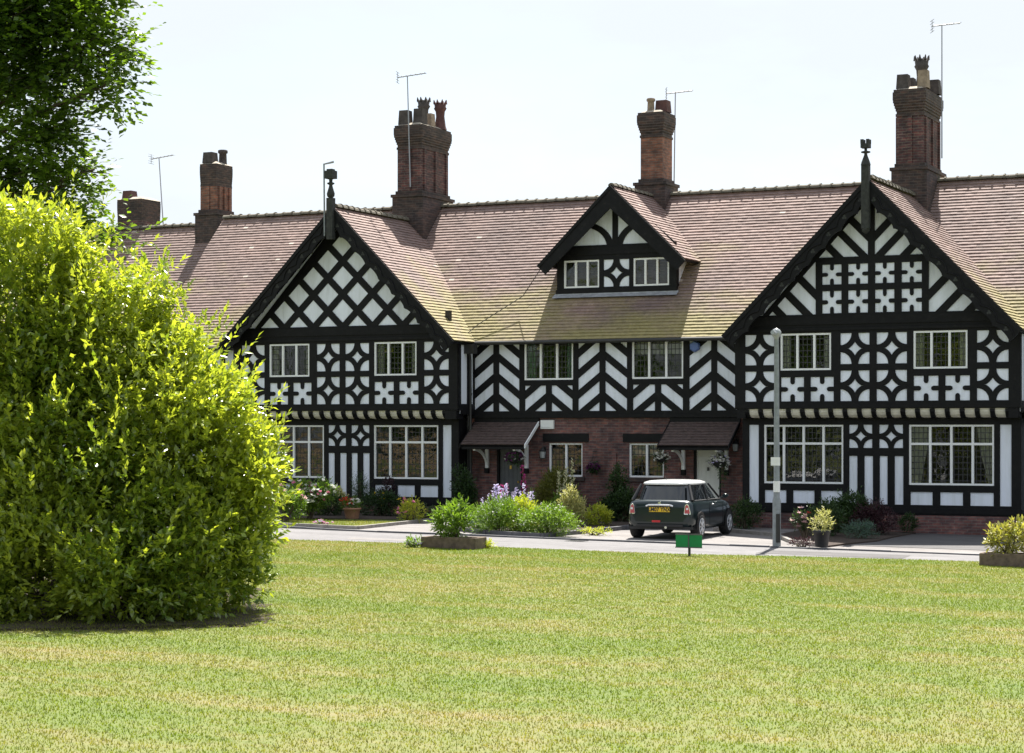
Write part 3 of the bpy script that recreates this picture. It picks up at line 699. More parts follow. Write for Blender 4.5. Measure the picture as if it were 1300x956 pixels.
# porches
for i, (a, b) in enumerate(((-26.42, -24.40), (-20.36, -18.34))):
    p = MB(); y1, z1, y0, z0 = yb_-.01, 2.80, yb_-1.0, 2.13
    Hs = math.hypot(y1-y0, z1-z0)
    tiled_slope(p, (a, y0, z0), (1, 0, 0), (0, y1-y0, z1-z0), b-a, Hs, .13, .17, 0, .022); slab(p, (a, y0, z0), (1, 0, 0), (0, y1-y0, z1-z0), b-a, Hs, .07, 1)
    po = p.build('porch_roof', ['porch_tile', 'black_timber'], HB)
    l = MB(); l.box(a-.02, b+.02, yb_-.07, yb_-.005, 2.76, 2.90); l.build('flashing', 'black_timber', po)
    vb = MB()
    for q_, x in enumerate((b, a-.03)):
        vb = MB(); vb.prism([(y0-.02, z0-.10), (y0-.02, z0+.01), (y1-.06, z1+.0), (y1-.06, z1-.11)], x, x+.03, 'x')
        vb.build('verge_board', 'frame_white' if (q_ == 0 and i == 0) else 'black_timber', po)
    for x in (a+.38, b-.38):
        k_ = MB(); k_.box(x-.045, x+.045, yb_-.09, yb_-.001, 1.45, 2.12); k_.box(x-.045, x+.045, yb_-.92, yb_-.09, 2.04, 2.12)
        for j in range(8):
            t0, t1 = j/8*PI/2, (j+1)/8*PI/2; R_ = .56
            P = lambda t_, r_: (yb_-.09-R_*1.1+r_*math.cos(t_)*1.1*1.0, 1.50+r_*math.sin(t_))
            q = [P(t0, R_), P(t1, R_), P(t1, R_-.09), P(t0, R_-.09)]
            # quarter curve from the wall foot up to the beam end
            q = [(yb_-.09-(R_+.25)*(1-math.cos(t_)), 1.50+rr*math.sin(t_)) for t_, rr in ((t0, .55), (t1, .55), (t1, .46), (t0, .46))]
            k_.prism(q, x-.035, x+.035, 'x')
        k_.build('bracket', 'frame_white', po)
        bk = MB(); bk.box(x-.06, x+.06, yb_-.11, yb_-.001, 1.30, 1.448); bk.build('corbel', 'black_timber', po)
    f = MB(); f.box(a+.02, b-.02, y0+.02, y0+.08, z0-.13, z0-.06); f.build('fascia', 'black_timber', po)
# alarm boxes, lantern, pipes
m = MB(); m.box(-24.32, -23.91, yb_-.09, yb_-.001, 2.58, 2.83); m.box(-24.28, -23.95, yb_-.10, yb_-.09, 2.62, 2.66); o = m.build('alarm_box', 'alarm_white', HB, bevel=.01)
m = MB(); m.lathe((-19.62, YB-.03, 4.86), [(.16, 0), (.17, -.05), (.13, -.11)], 6, axis='y'); m.build('alarm_box', 'alarm_blue', HB)['label'] = 'blue hexagonal alarm box under the eave'
def lantern(x, z):
    m = MB(); y = yb_-.16; m.lathe((x, y, z), [(.03, 0), (.06, .02), (.085, .22), (.10, .24), (.03, .31), (.012, .36)], 6, sm=False); m.box(x-.012, x+.012, y, yb_, z+.30, z+.33); m.box(x-.04, x+.04, yb_-.02, yb_, z+.1, z+.36)
    o = m.build('wall_lantern', 'black_iron', HB); g = MB(); g.lathe((x, y, z+.03), [(.068, 0), (.088, .18)], 6, sm=False); g.build('lantern_glass', 'lamp_glass', o)
lantern(-24.22, 1.72); lantern(-18.42, 1.95)
pipe(HB, [(-26.60, EY-.05, EZ-.08), (-26.60, YB-.12, EZ-.35), (-26.60, YB-.12, 0.05)])
pipe(HB, [(-26.40, YU+.6, 4.9), (-26.42, YU+.75, 4.6), (-26.42, YB-.3, .05)], .045)
pipe(HB, [(-18.16, EY-.05, EZ-.08), (-18.16, YB-.12, EZ-.35), (-18.16, YB-.12, 0)])
m = MB(); m.box(-26.5, -26.15, EY-.35, EY-.1, 4.75, 5.02); m.build('rainwater_hopper', 'black_iron', HB)

# dormer
D = MB(); dY, dF, dc = 54.45, 53.95, -22.40; dx0, dx1 = -24.25, -20.60
dw = [(-24.06, -22.95, 6.66, 7.46), (-21.89, -20.80, 6.66, 7.46)]
wall_holes(D, dx0, dx1, 6.35, 7.55, dw, dY, .12); D.prism([(dx0, 7.55), (dx1, 7.55), (dc, 9.3)], dY+.0005, dY+.12)
for xa, xb in ((dx0, dx0+.1), (dx1-.1, dx1)): D.prism([(dY+.12, 6.2), (dY+.12, 7.6), (dY+2.0, 7.6), (dY+.7, 6.4)], xa+.001, xb-.001, 'x')
Do = D.build('dormer', 'white_plaster', HB)
T = MB(); complement(T, dx0-.02, dx1+.02, 6.36, 7.88, dw+[(-22.81, -22.02, 6.67, 7.45)], dY, .03); quatrefoil(T, -22.81, -22.02, 6.67, 7.45, dY)
T.box(dx0-.05, dx1+.05, dY-.07, dY-.03, 6.50, 6.62); T.box(dx0, dx1, dY-.06, dY-.03, 7.60, 7.82)
for xa, xb in ((dx0-.03, dx0+.003), (dx1-.003, dx1+.03)): T.box(xa, xb, dY-.028, dY+.16, 6.36, 7.6)
tri = [(-24.0, 7.88), (-20.8, 7.88), (dc, 9.35)]
T.box(dc-.17+.03-.0, dc+.03, dY-.033, dY+.01, 7.88, 9.05)
for s in (-1, 1):
    cxx = dc-.07+s*.03
    for j in range(10):                                     # braces curving out from the post foot to the rafters
        t0, t1 = j/10*PI/2*.95, (j+1)/10*PI/2*.95
        q = [(dc-.07+s*(1.02-r_*math.cos(t_)), 7.80+r_*math.sin(t_)*.78) for t_, r_ in ((t0, .98), (t1, .98), (t1, .78), (t0, .78))]
        if s < 0: q = q[::-1]
        pl = clip(q if s < 0 else q[::1], tri) or clip(q[::-1], tri)
        if pl: T.prism(pl, dY-.028, dY+.01)
    band(T, (dc+s*1.98, 7.60), (dc-s*.1, 9.42), .16, dY, .035, [(-24.3, 7.88), (-20.5, 7.88), (dc, 9.45)])
T.build('timber_framing', 'black_timber', Do)
l = MB(); l.poly([(dx0-.1, dY-.02, 6.50), (dx1+.1, dY-.02, 6.50), (dx1+.1, dY-.24, 6.47-.10+.0), (dx0-.1, dY-.24, 6.37)]); l.prism([(dY+.0, 6.36), (dY-.06, 6.50), (dY-.10, 6.42)], dx0-.08, dx1+.08, 'x'); l.build('lead_apron', 'lead_grey', Do)
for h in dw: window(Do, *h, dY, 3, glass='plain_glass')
R = MB(); dh, dt, dzb = 2.22, 9.52, 7.36; sl = math.hypot(dh, dt-dzb)
for s in (1, -1):
    O = (dc+s*dh, dF, dzb); V = (-s*dh, 0, dt-dzb)
    tiled_slope(R, O, (0, 1, 0), V, 3.7, sl+.02, .135, .17); slab(R, O, (0, 1, 0), V, 3.7, sl+.02, .09, 1)
R.build('dormer_roof', ['roof_tile', 'black_timber'], Do)
R = MB(); ridge_run(R, (dc, dF+.05, dt+.05), (dc, dF+3.4, dt+.05), .10); R.build('ridge_tiles', 'ridge_tile', Do)
for s in (1, -1):
    b = MB(); d = Vector((-s*dh, dt-dzb)).normalized(); nr = Vector((-s*abs(d.y), -abs(d.x)))
    p = Vector((dc+s*(dh+.06), dzb-.06)); q = Vector((dc, dt+.0)); ps = [p, q, Vector((dc, dt-.47/abs(d.x)*1.0)), p+nr*.36]
    b.prism([tuple(v) for v in ps], dF-.05, dF+.0); ps = [p, q, Vector((dc, dt-.12)), p+nr*.09]; b.prism([tuple(v) for v in ps], dF-.075, dF-.052)
    b.build('bargeboard', 'black_timber', Do)

# chimneys (each belongs to the house under it)
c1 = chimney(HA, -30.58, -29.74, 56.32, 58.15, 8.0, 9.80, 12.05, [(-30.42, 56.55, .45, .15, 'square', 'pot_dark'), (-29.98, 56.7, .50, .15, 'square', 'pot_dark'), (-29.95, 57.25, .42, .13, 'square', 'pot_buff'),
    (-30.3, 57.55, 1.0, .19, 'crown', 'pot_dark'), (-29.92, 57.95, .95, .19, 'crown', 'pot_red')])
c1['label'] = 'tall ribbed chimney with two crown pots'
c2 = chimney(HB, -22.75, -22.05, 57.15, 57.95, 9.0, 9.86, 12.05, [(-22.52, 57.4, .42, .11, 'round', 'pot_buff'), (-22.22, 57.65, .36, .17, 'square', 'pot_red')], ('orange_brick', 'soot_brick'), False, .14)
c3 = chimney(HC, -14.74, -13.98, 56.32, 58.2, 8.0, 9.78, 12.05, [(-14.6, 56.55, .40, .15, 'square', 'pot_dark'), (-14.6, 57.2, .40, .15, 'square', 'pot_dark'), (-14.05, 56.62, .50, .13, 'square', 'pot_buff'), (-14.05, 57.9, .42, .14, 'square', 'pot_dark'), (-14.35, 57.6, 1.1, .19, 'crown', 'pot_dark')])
# left neighbour, half hidden behind the bush
HN = thing('tiled_house', (-44, YB+1, gz(-44)-.05), 'lower tiled house beyond the verge on the far left, mostly hidden by the bush', 'house')
W = MB(); W.box(-50, -37.85, YB+.9, 2*RY-YB+.3, -.4, 4.9)
W.prism([(YB+.9, 4.9), (2*RY-YB+.3, 4.9), (RY+.3, 8.9)], -50, -49.8, 'x'); W.build('wall', 'white_plaster', HN)
main_roof(HN, -50, -37.85, 'roof', .62, -.12)
chimney(HN, -38.78, -38.15, 57.6, 58.55, 8.6, 9.72, 11.45, [(-38.52, 57.8, .36, .17, 'square', 'pot_dark'), (-38.35, 58.3, .50, .14, 'round', 'pot_dark')], ('orange_brick', 'soot_brick'), True, .13, True, .15)
chimney(HN, -42.6, -41.6, 58.2, 59.3, 8.8, 9.4, 10.5, [(-42.3, 58.5, .28, .17, 'square', 'pot_red')], ('chimney_brick', 'soot_brick'), False, .02, True, .1)

aerial((-30.05, 56.18, 10.1), (-30.14, 56.15, 13.55), .25, 'aerial on a bent mast strapped to the tall ribbed left chimney')
aerial((-22.05, 58.1, 9.5), (-22.0, 58.1, 12.75), .5, 'aerial on a slender mast beside the orange brick chimney', .8)
aerial((-13.7, 57.3, 10.2), (-13.7, 57.3, 13.95), .5, 'tall aerial clamped to the side of the right chimney', .8, 5)
aerial((-42.1, 60.3, 8.9), (-42.35, 60.3, 12.2), .1, 'thin aerial standing over the far left roof', .9)
e = thing('mast_pipe', (-30.42, 51.58, 8.2), 'thin grey mast pipe with a stub arm beside the left gable finial', 'aerial')
m = MB(); m.tube((-30.42, 51.58, 8.2), (-30.44, 51.58, 10.28), .025, .025, 8); m.build('mast', 'galvanised', e)
m = MB(); m.tube((-30.46, 51.58, 10.29), (-30.12, 51.58, 10.34), .022, .035, 8); m.build('arm', 'aerial_metal', e)
e = thing('vent_cowl', (-27.15, 54.0, 5.9), 'small black vent standing in the valley of the left gable roof', 'vent')
m = MB(); m.box(-27.0, -26.86, 52.6, 52.75, 5.45, 6.0); m.build('vent_pipe', 'black_iron', e)

e = thing('roof_cable', (-24.6, 54.2, 6.9), 'thin cable slung down the tiles from the dormer to the valley', 'cable')
m = MB(); m.path([(-24.55, 54.0, 7.30), (-25.2, 54.05, 6.45), (-26.3, 53.35, 5.62), (-26.6, 53.1, 5.30)], .012, 5); m.build('cable', 'black_iron', e)

# ------------------------------------------------------------ ground
def sheet(name, poly, off, mat, kind='structure', th=0, label=None):
    m = MB(); V = [(x, y, gz(x)+off) for x, y in poly]; m.poly(V)
    if th:
        Bt = [(x, y, z-th) for x, y, z in V]; n = len(V); m.mesh(V+Bt, [(i, (i+1) % n, n+(i+1) % n, n+i) for i in range(n)])
    o = m.build(name, mat); o['kind'] = kind
    if label: o['label'] = label
    return o
g = MB(); xs = [-400, -48, 8, 400]
for i in range(3): g.poly([(xs[i], -300, gz(xs[i])-.03), (xs[i+1], -300, gz(xs[i+1])-.03), (xs[i+1], 600, gz(xs[i+1])-.03), (xs[i], 600, gz(xs[i])-.03)])
g.build('ground', 'lawn_turf')['kind'] = 'structure'
sheet('drive_shade', [(-14.5, 46.4), (7.9, 46.8), (7.9, 52.7), (-14.5, 52.7)], -.004, 'shade_and_patch_tarmac')  # shade in front of the right house, put into the ground as a dark sheet
sheet('forecourt', [(-47.9, 44.45), (7.9, 44.6), (7.9, 60), (-47.9, 60)], -.012, 'drive_tarmac')
sheet('road', [(-47.9, 36), (7.9, 36), (7.9, 44.6), (-47.9, 44.45)], -.004, 'asphalt')
lawn_edge = [(-47.9, 39.7), (-24.6, 40.06), (-21, 40.6), (-18.2, 40.45), (-15.3, 40.6), (-13.1, 41.3), (-9.3, 42.0), (7.9, 43.4)]
sheet('road_patch', [(-14.2, 42.4), (-11.0, 42.5), (-11.1, 43.6), (-14.3, 43.5)], 0, 'shade_and_patch_tarmac')
sheet('road_patch', [(-24.0, 41.6), (-21.6, 41.7), (-21.7, 42.3), (-24.1, 42.2)], 0, 'drive_tarmac')
m = MB(); m.box(-19.4, -18.95, 43.9, 44.3, gz(-19)-.02, gz(-19)+.004); [m.box(-19.38+i*.06, -19.35+i*.06, 43.93, 44.27, gz(-19)+.004, gz(-19)+.010) for i in range(7)]; tag(m.build('drain_cover', 'black_iron', None, (-19.2, 44.1, gz(-19))), 'small iron drain grate in the road below the car drive', 'drain')
sheet('lawn', [(-47.9, -20), (7.9, -20)]+lawn_edge[::-1], .035, 'lawn_turf', th=.08)
def kerb(name, pts, w, h, mat, label):
    m = MB()
    for (x0, y0), (x1, y1) in zip(pts[:-1], pts[1:]):
        d = Vector((x1-x0, y1-y0)); ln = d.length; n = max(1, int(ln/.9)); d.normalize(); p = Vector((-d.y, d.x))*w/2
        for i in range(n):
            a = Vector((x0, y0))+d*(ln*i/n+.006); b = Vector((x0, y0))+d*(ln*(i+1)/n-.006); j = random.uniform(-.006, .006)
            pl = [a-p, b-p, b+p, a+p]; V = [(v.x, v.y, gz(v.x)-.05) for v in pl]+[(v.x, v.y, gz(v.x)+h+j) for v in pl]
            m.mesh(V, [(4, 5, 6, 7), (0, 1, 5, 4), (1, 2, 6, 5), (2, 3, 7, 6), (3, 0, 4, 7)])
    o = m.build(name, mat); o['kind'] = 'structure'; o['label'] = label; return o
kerb('kerb', [(-40, 44.9), (-27, 44.85), (-24.7, 44.5), (-23.1, 44.55), (-20.2, 44.5)], .13, .035, 'dark_kerb', 'low dark kerb along the far side of the road')
kerb('kerb', [(-20.2, 44.5), (-14.6, 44.55), (5, 44.7)], .12, .03, 'dark_kerb', 'low dark kerb stones in front of the drives')
# front gardens
GA = [(-40, 45.55), (-28.6, 45.75), (-25.9, 45.55), (-26.15, 49.0), (-26.5, 52.6), (-40, 52.6)]
sheet('front_garden', [(x, y) for x, y in GA], .05, 'lawn_turf', th=.08)
sheet('garden_bed', [(-40, 48.2), (-30, 47.9), (-26.9, 49.2), (-26.7, 52.6), (-40, 52.6)], .065, 'soil')
kerb('garden_kerb', [(-40, 45.5), (-28.6, 45.7), (-25.85, 45.5), (-26.1, 49.0), (-26.3, 52.0)], .10, .075, 'kerb_stone', 'stone edging round the left front garden')
GB = [(-24.1, 52.9), (-24.0, 46.7), (-22.2, 45.55), (-20.5, 44.95), (-20.2, 49.0), (-20.35, 52.9)]
sheet('garden_bed', GB, .05, 'soil', th=.08)
kerb('garden_kerb', [(-24.0, 48.5), (-24.0, 46.7), (-22.2, 45.55), (-20.5, 44.95), (-20.2, 49.0), (-20.3, 52.8)], .12, .09, 'dark_kerb', 'dark edging round the middle flower bed')
GC = [(-16.1, 52.4), (-15.9, 49.0), (-14.6, 46.3), (-13.5, 45.3), (-13.4, 46.4), (-13.1, 48.2), (-13.2, 50), (-13.2, 52.4)]
sheet('garden_bed', GC, .03, 'soil', th=.05)
kerb('garden_kerb', [(-18.0, 50.4), (-15.9, 49.0), (-14.6, 46.3), (-13.5, 45.3)], .10, .08, 'kerb_stone', 'pale edging beside the car drive')

# grass blades over the lawn
def blades(name, n, kr, d0, d1, h0, w0, region=None, boost=None):
    P = []
    d = np.sqrt(rng.uniform(d0*d0, d1*d1, n)); k = rng.uniform(kr[0], kr[1], n)
    X = d*(-SN+k*CS); Y = d*(CS+k*SN)
    ex = np.array([p[0] for p in lawn_edge]); ey = np.array([p[1] for p in lawn_edge])
    ok = Y < np.interp(X, ex, ey)+.04*rng.standard_normal(n)
    if region is not None:
        X = rng.uniform(region[0], region[1], n); Y = rng.uniform(region[2], region[3], n); ok = np.ones(n, bool)
    X, Y, dd = X[ok], Y[ok], d[ok]; n = len(X)
    Z = 0.06-.0125*(np.clip(X, -48, 8)+28)+.03
    a = rng.uniform(0, 2*PI, n); h = h0*rng.uniform(.5, 1.25, n); w = w0*rng.uniform(.7, 1.3, n); lean = rng.uniform(0, .9, n)*h; la = rng.uniform(0, 2*PI, n)
    B = np.stack([X, Y, Z], 1); s = np.stack([np.cos(a)*w, np.sin(a)*w, np.zeros(n)], 1)
    tip = B+np.stack([np.cos(la)*lean, np.sin(la)*lean, h], 1)
    V = np.stack([B-s, B+s, tip], 1).reshape(-1, 3); T = np.arange(3*n).reshape(-1, 3)
    c = np.repeat(np.clip(rng.beta(2, 2, n), 0, 1), 3)
    return np_mesh(name, V, T, c, 'grass_blade')
tag(blades('lawn_grass', 760000, (-.29, .42), 15.5, 48.5, .030, .0075), 'short mown grass with dry straw patches across the green', None, None, 'stuff')
tag(blades('garden_grass', 16000, (0, 0), 1, 2, .05, .008, (-31.5, -26.15, 45.75, 48.3)), 'strip of bright grass along the left front garden', None, None, 'stuff')

# ------------------------------------------------------------ foliage
def leafset(C, Dn, size, aspect=.42, droop=.0, fold=.25):
    """a leaf of four points at each centre, pointing along Dn"""
    n = len(C); Dn = Dn/np.linalg.norm(Dn, axis=1, keepdims=True)
    up = np.stack([rng.normal(0, .5, n), rng.normal(0, .5, n), np.ones(n)], 1)
    S = np.cross(Dn, up); S /= np.linalg.norm(S, axis=1, keepdims=True)+1e-9; Nn = np.cross(S, Dn)
    sz = (size*rng.uniform(.65, 1.25, n))[:, None]
    b = C; tip = C+Dn*sz; mid = C+Dn*sz*.45; l = mid-S*sz*aspect*.5+Nn*sz*fold*.3; r = mid+S*sz*aspect*.5+Nn*sz*fold*.3
    V = np.stack([b, l, tip, r], 1).reshape(-1, 3); i = np.arange(n)*4
    T = np.concatenate([np.stack([i, i+1, i+2], 1), np.stack([i, i+2, i+3], 1)])
    return V, T
def sprays(C, Dn, k, length, size, aspect=.42, spread=.8, flat=1.0):
    """k leaves along a short shoot from each centre"""
    n = len(C); Dn = Dn/(np.linalg.norm(Dn, axis=1, keepdims=True)+1e-9)
    t = np.tile(np.linspace(.1, 1, k), n)[:, None]; C2 = np.repeat(C, k, 0); D2 = np.repeat(Dn, k, 0)
    Ls = np.repeat(length*rng.uniform(.6, 1.4, n), k)[:, None]
    R = rng.normal(0, 1, (n*k, 3)); R /= np.linalg.norm(R, axis=1, keepdims=True)
    Dl = D2*(.35+.6*t)+R*spread*(1.15-.6*t); Dl[:, 2] *= flat
    return leafset(C2+D2*t*Ls, Dl, size, aspect)
def lobes_points(lobes, n, shell=.55, seed=0, amp=1.0):
    r = np.random.default_rng(seed); A = np.array([l[1]**2 if np.isscalar(l[1]) else l[1][0]*l[1][2] for l in lobes]); A = A/A.sum()
    idx = r.choice(len(lobes), n, p=A); C = np.array([list(l[0]) for l in lobes])[idx]
    Rr = np.array([[l[1]]*3 if np.isscalar(l[1]) else list(l[1]) for l in lobes])[idx]
    u = r.normal(0, 1, (n, 3)); u /= np.linalg.norm(u, axis=1, keepdims=True)
    q = 1-(1-r.uniform(0, 1, n)**.9)*shell
    bumpy = 1+amp*(.10*np.sin(u[:, 0]*7+idx)+.10*np.sin(u[:, 2]*9+2*idx))+.06*r.normal(0, 1, n)
    P = C+u*Rr*(q*bumpy)[:, None]
    return P, u, q
def big_foliage(name, parent, lobes, n, k, length, size, mat, aspect=.42, shell=.55, up=.5, seed=1, clumps=40, gap=.25, ground=None, spread=.8, flat=1.0, amp=1.0):
    P, u, q = lobes_points(lobes, n, shell, seed, amp)
    r = np.random.default_rng(seed+5)
    # clumping: thin out between random clump centres so that gaps open
    cc = P[r.choice(len(P), clumps)]; d = np.min(np.linalg.norm(P[:, None, :]-cc[None], axis=2), axis=1); lim = np.quantile(d, 1-gap)
    keep = (d < lim) | (r.uniform(0, 1, len(P)) < .25)
    if ground is not None: keep &= P[:, 2] > ground+.05
    P, u = P[keep], u[keep]; D = u+np.array([0, 0, up])+r.normal(0, .35, u.shape)
    V, T = sprays(P, D, k, length, size, aspect, spread, flat)
    clump = .5+.22*np.sin(P[:, 0]*2.1+P[:, 2]*1.7)+.15*r.normal(0, 1, len(P))
    col = np.repeat(np.clip(np.repeat(clump, k)+.18*r.normal(0, 1, len(P)*k), 0, 1), 4)
    return np_mesh(name, V, T, col, mat, parent)

def A_(x, y, d): p = at(x, y, d); return (p.x, p.y, p.z)
# the big bright bush at the left
bb = gp(110, 785); base = Vector((bb[0], bb[1], gz(bb[0])))
BU = thing('large_bush', base, 'huge sunlit yellow green bush filling the left foreground of the lawn', 'bush')
dd = 31.0
LB = [((20, 405), 128, 31.5), ((118, 442), 104, 31.5), ((55, 560), 190, 31.5), ((188, 545), 128, 31), ((246, 605), 108, 31), ((150, 655), 135, 30.5), ((60, 690), 110, 30), ((225, 700), 88, 30.2), ((285, 672), 66, 31.5), ((150, 725), 70, 29.2), ((-60, 560), 210, 32), ((-70, 400), 150, 32.5), ((-40, 705), 100, 30), ((268, 520), 50, 31), ((300, 590), 55, 31), ((232, 455), 34, 31.3), ((165, 385), 44, 31.4), ((60, 320), 55, 31.4), ((280, 725), 50, 31), ((30, 735), 78, 29.6), ((140, 742), 62, 29.5), ((225, 745), 50, 29.8), ((-60, 730), 90, 29.6), ((20, 610), 120, 31), ((0, 500), 110, 31.6)]+[((x_-16, y_+8), r_*.85, 31+(i_*37 % 5-2)*.35) for i_, (x_, y_, r_) in enumerate(((352, 598, 20), (340, 545, 22), (312, 488, 24), (275, 425, 24), (240, 385, 22), (205, 342, 24), (160, 322, 22), (100, 300, 24), (42, 275, 24), (338, 650, 24), (322, 700, 26), (335, 738, 22), (290, 448, 18), (362, 625, 14), (10, 262, 20)))]
lobes = [(A_(x, y, d-1.5), r*(d-1.5)/F*.93) for (x, y), r, d in LB]
big_foliage('foliage', BU, lobes, 36000, 8, .25, .110, 'bush_leaf', .52, .45, .30, 3, 190, .50, float(base.z), .95, 1.0, 1.7)
# long shoots standing out of the outline
r = np.random.default_rng(11); P, u, q = lobes_points(lobes, 800, .05, 12); ok = (u[:, 2] > -.1); P, u = P[ok], u[ok]
D = u+np.array([.15, 0, .75])+r.normal(0, .2, u.shape); V, T = sprays(P, D, 11, .50, .115, .42, .75)
np_mesh('shoots', V, T, np.repeat(np.clip(.75+.15*r.normal(0, 1, len(P)*11), 0, 1), 4), 'bush_leaf', BU)
m = MB()
for i, l in enumerate(lobes[:25]):
    a = base+Vector((random.uniform(-.7, .7), random.uniform(-.5, .5), -.1)); c = Vector(l[0])+Vector((-.15, .45, -.25)); mid = a.lerp(c, .5)+Vector((random.uniform(-.3, .3), random.uniform(.1, .5), .1))
    m.path([a, mid, c], .05, 7, r2=.015)
    for j in range(9):
        e_ = c+Vector((random.gauss(0, 1), random.gauss(0, 1), random.gauss(.4, .8))).normalized()*l[1]*.80; m.tube(c.lerp(mid, random.uniform(0, .4)), e_, .014, .004, 5)
m.build('stems', 'bark', BU)
# soil strip under it
s = [gp(-150, 800), gp(60, 803), gp(140, 804), gp(215, 802), gp(280, 799), gp(325, 797), gp(338, 790), gp(318, 776), gp(330, 752), gp(150, 730), gp(-150, 730)]
q_ = []
for a, b in zip(s, s[1:]+s[:1]):
    for j in range(14):
        t = j/14; q_.append((a[0]+(b[0]-a[0])*t+random.gauss(0, .09), a[1]+(b[1]-a[1])*t+random.gauss(0, .22), a[2]))
m = MB(); m.poly([(p[0], p[1], gz(p[0])+.041) for p in q_]); o = m.build('bare_soil', 'soil'); o['kind'] = 'structure'

# dark broad-leaved tree behind it
tb = Vector((at(-150, 600, 38).x, at(-150, 600, 38).y, 0)); tb.z = gz(tb.x)
TR = thing('broadleaf_tree', tb, 'tall dark broad leaved tree rising behind the bush at the top left', 'tree')
LT = [((10, 20), 95, 37), ((-60, 100), 150, 38), ((40, 95), 75, 37), ((105, 60), 52, 36.5), ((140, 105), 30, 36), ((70, 160), 50, 36.6), ((25, 215), 75, 37), ((85, 235), 36, 36.5), ((110, 278), 26, 36.2), ((75, 290), 42, 36.5), ((-60, 260), 120, 38), ((60, 10), 60, 37), ((120, 10), 34, 36.6), ((100, -40), 70, 37), ((-80, -60), 170, 39), ((20, -80), 90, 37.5), ((160, 300), 26, 36.2), ((150, 60), 26, 36.3), ((120, 215), 20, 36.2)]
lt = [(A_(x, y, d), (r*d/F, r*d/F, r*d/F*.72)) for (x, y), r, d in LT]
big_foliage('foliage', TR, lt, 9500, 9, .55, .128, 'maple_leaf', .72, .95, -.25, 21, 420, .42, None, 1.0, .35)
m = MB(); top = Vector(A_(-90, -60, 38.5)); m.path([tb+Vector((0, 0, -.1)), tb.lerp(top, .3)+Vector((.15, 0, 0)), tb.lerp(top, .65), top], .30, 10, r2=.10); m.build('trunk', 'bark', TR)
m = MB()
for l in lt:
    c = Vector(l[0]); a = tb.lerp(top, min(.95, max(.25, (c.z-tb.z)/(top.z-tb.z)*.8))); mid = a.lerp(c, .55)+Vector((0, 0, .25)); m.path([a, mid, c], .07, 6, r2=.02)
    for j in range(8):
        e_ = c+Vector((random.gauss(0, 1), random.gauss(0, 1), random.gauss(0, .4))).normalized()*l[1][0]*.95; m.tube(c.lerp(mid, random.uniform(0, .5)), e_, .015, .005, 5)
m.build('branches', 'bark', TR)

# ------------------------------------------------------------ garden plants
def petals(name, parent, C, mat, size, k=7):
    n = len(C); C = np.asarray(C); Cr = np.repeat(C, k, 0); D = rng.normal(0, 1, (n*k, 3)); D[:, 2] = np.abs(D[:, 2])*.8+.1; D[:, 1] -= .35
    V, T = leafset(Cr, D, size, .8); return np_mesh(name, V, T, np.repeat(rng.uniform(0, 1, n*k), 4), mat, parent)
def foot(x, y, dd, w):
    '''where a plant stands: on the ground seen at x,y moved back by dd, but clear of the house walls'''
    X, Y, z, d = gp(x, y); k = (x-650)/F; lim = (52.95 if -26.4 < X < -18.2 else 52.3)-w*.5*d/F*.75
    d = min((Y+dd)/(CS+k*SN), max(lim, 45.0)/(CS+k*SN)) if Y > 43 else d
    X, Y = d*(-SN+k*CS), d*(CS+k*SN); return X, Y, gz(X), d, d/F
def shrub(name, label, cat, x, y, w, h, mat, leaf=.06, dens=1.0, shape='mound', flowers=None, group=None, dd=0, aspect=.5, stemh=0):
    """x,y photo foot; w,h photo size in pixels at that distance"""
    X, Y, z, d, s = foot(x, y, dd, w); W = w*s/2
    z = gz(X)+.04; Hh = CH+(HY-(y-h))*s-z; e = thing(name, (X, Y, z), label, cat, group)
    L_ = []
    if shape == 'mound':
        L_ = [((X, Y, z+Hh*.45+stemh), (W*.8, W*.7, Hh*.5)), ((X-W*.4, Y, z+Hh*.38+stemh), (W*.55, W*.5, Hh*.40)), ((X+W*.42, Y+.1, z+Hh*.4+stemh), (W*.55, W*.5, Hh*.42)), ((X+W*.1, Y-.1, z+Hh*.68+stemh), (W*.45, W*.4, Hh*.32))]
    elif shape == 'upright':
        L_ = [((X+random.uniform(-.3, .3)*W, Y, z+Hh*t), (W*(.8-.35*t), W*.6, Hh*.28)) for t in (.25, .45, .65, .82)]
    elif shape == 'loose':
        L_ = [((X+random.uniform(-.6, .6)*W, Y+random.uniform(-.3, .3)*W, z+Hh*random.uniform(.35, .8)), (W*.4, W*.4, Hh*.22)) for _ in range(7)]
    elif shape == 'ball':
        L_ = [((X, Y, z+Hh*.5), (W, W, Hh*.5))]
    area = W*Hh; n = int(max(120, min(6000, dens*area*1900)))
    big_foliage('foliage', e, L_, n, 5, leaf*1.7, leaf*1.1, mat, aspect, .5, .5, int(abs(x*7+y))+1, 25, .15, z-.05, .8)
    m = MB()
    for l in L_:
        for j in range(2): m.tube((X+random.uniform(-.1, .1), Y+random.uniform(-.1, .1), z-.05), (l[0][0]+random.uniform(-.1, .1), l[0][1], l[0][2]), .018, .007, 5)
    m.build('stems', 'bark', e)
    if flowers:
        for fm, cnt, fs in flowers:
            P, u, q = lobes_points(L_, cnt*4, .05, int(x)+cnt); ok = (u[:, 1] < .3) & (u[:, 2] > -.3); P = P[ok][:cnt]; u = u[ok][:cnt]
            if len(P): petals('flower_heads', e, P+u*.03, fm, fs)
    return e
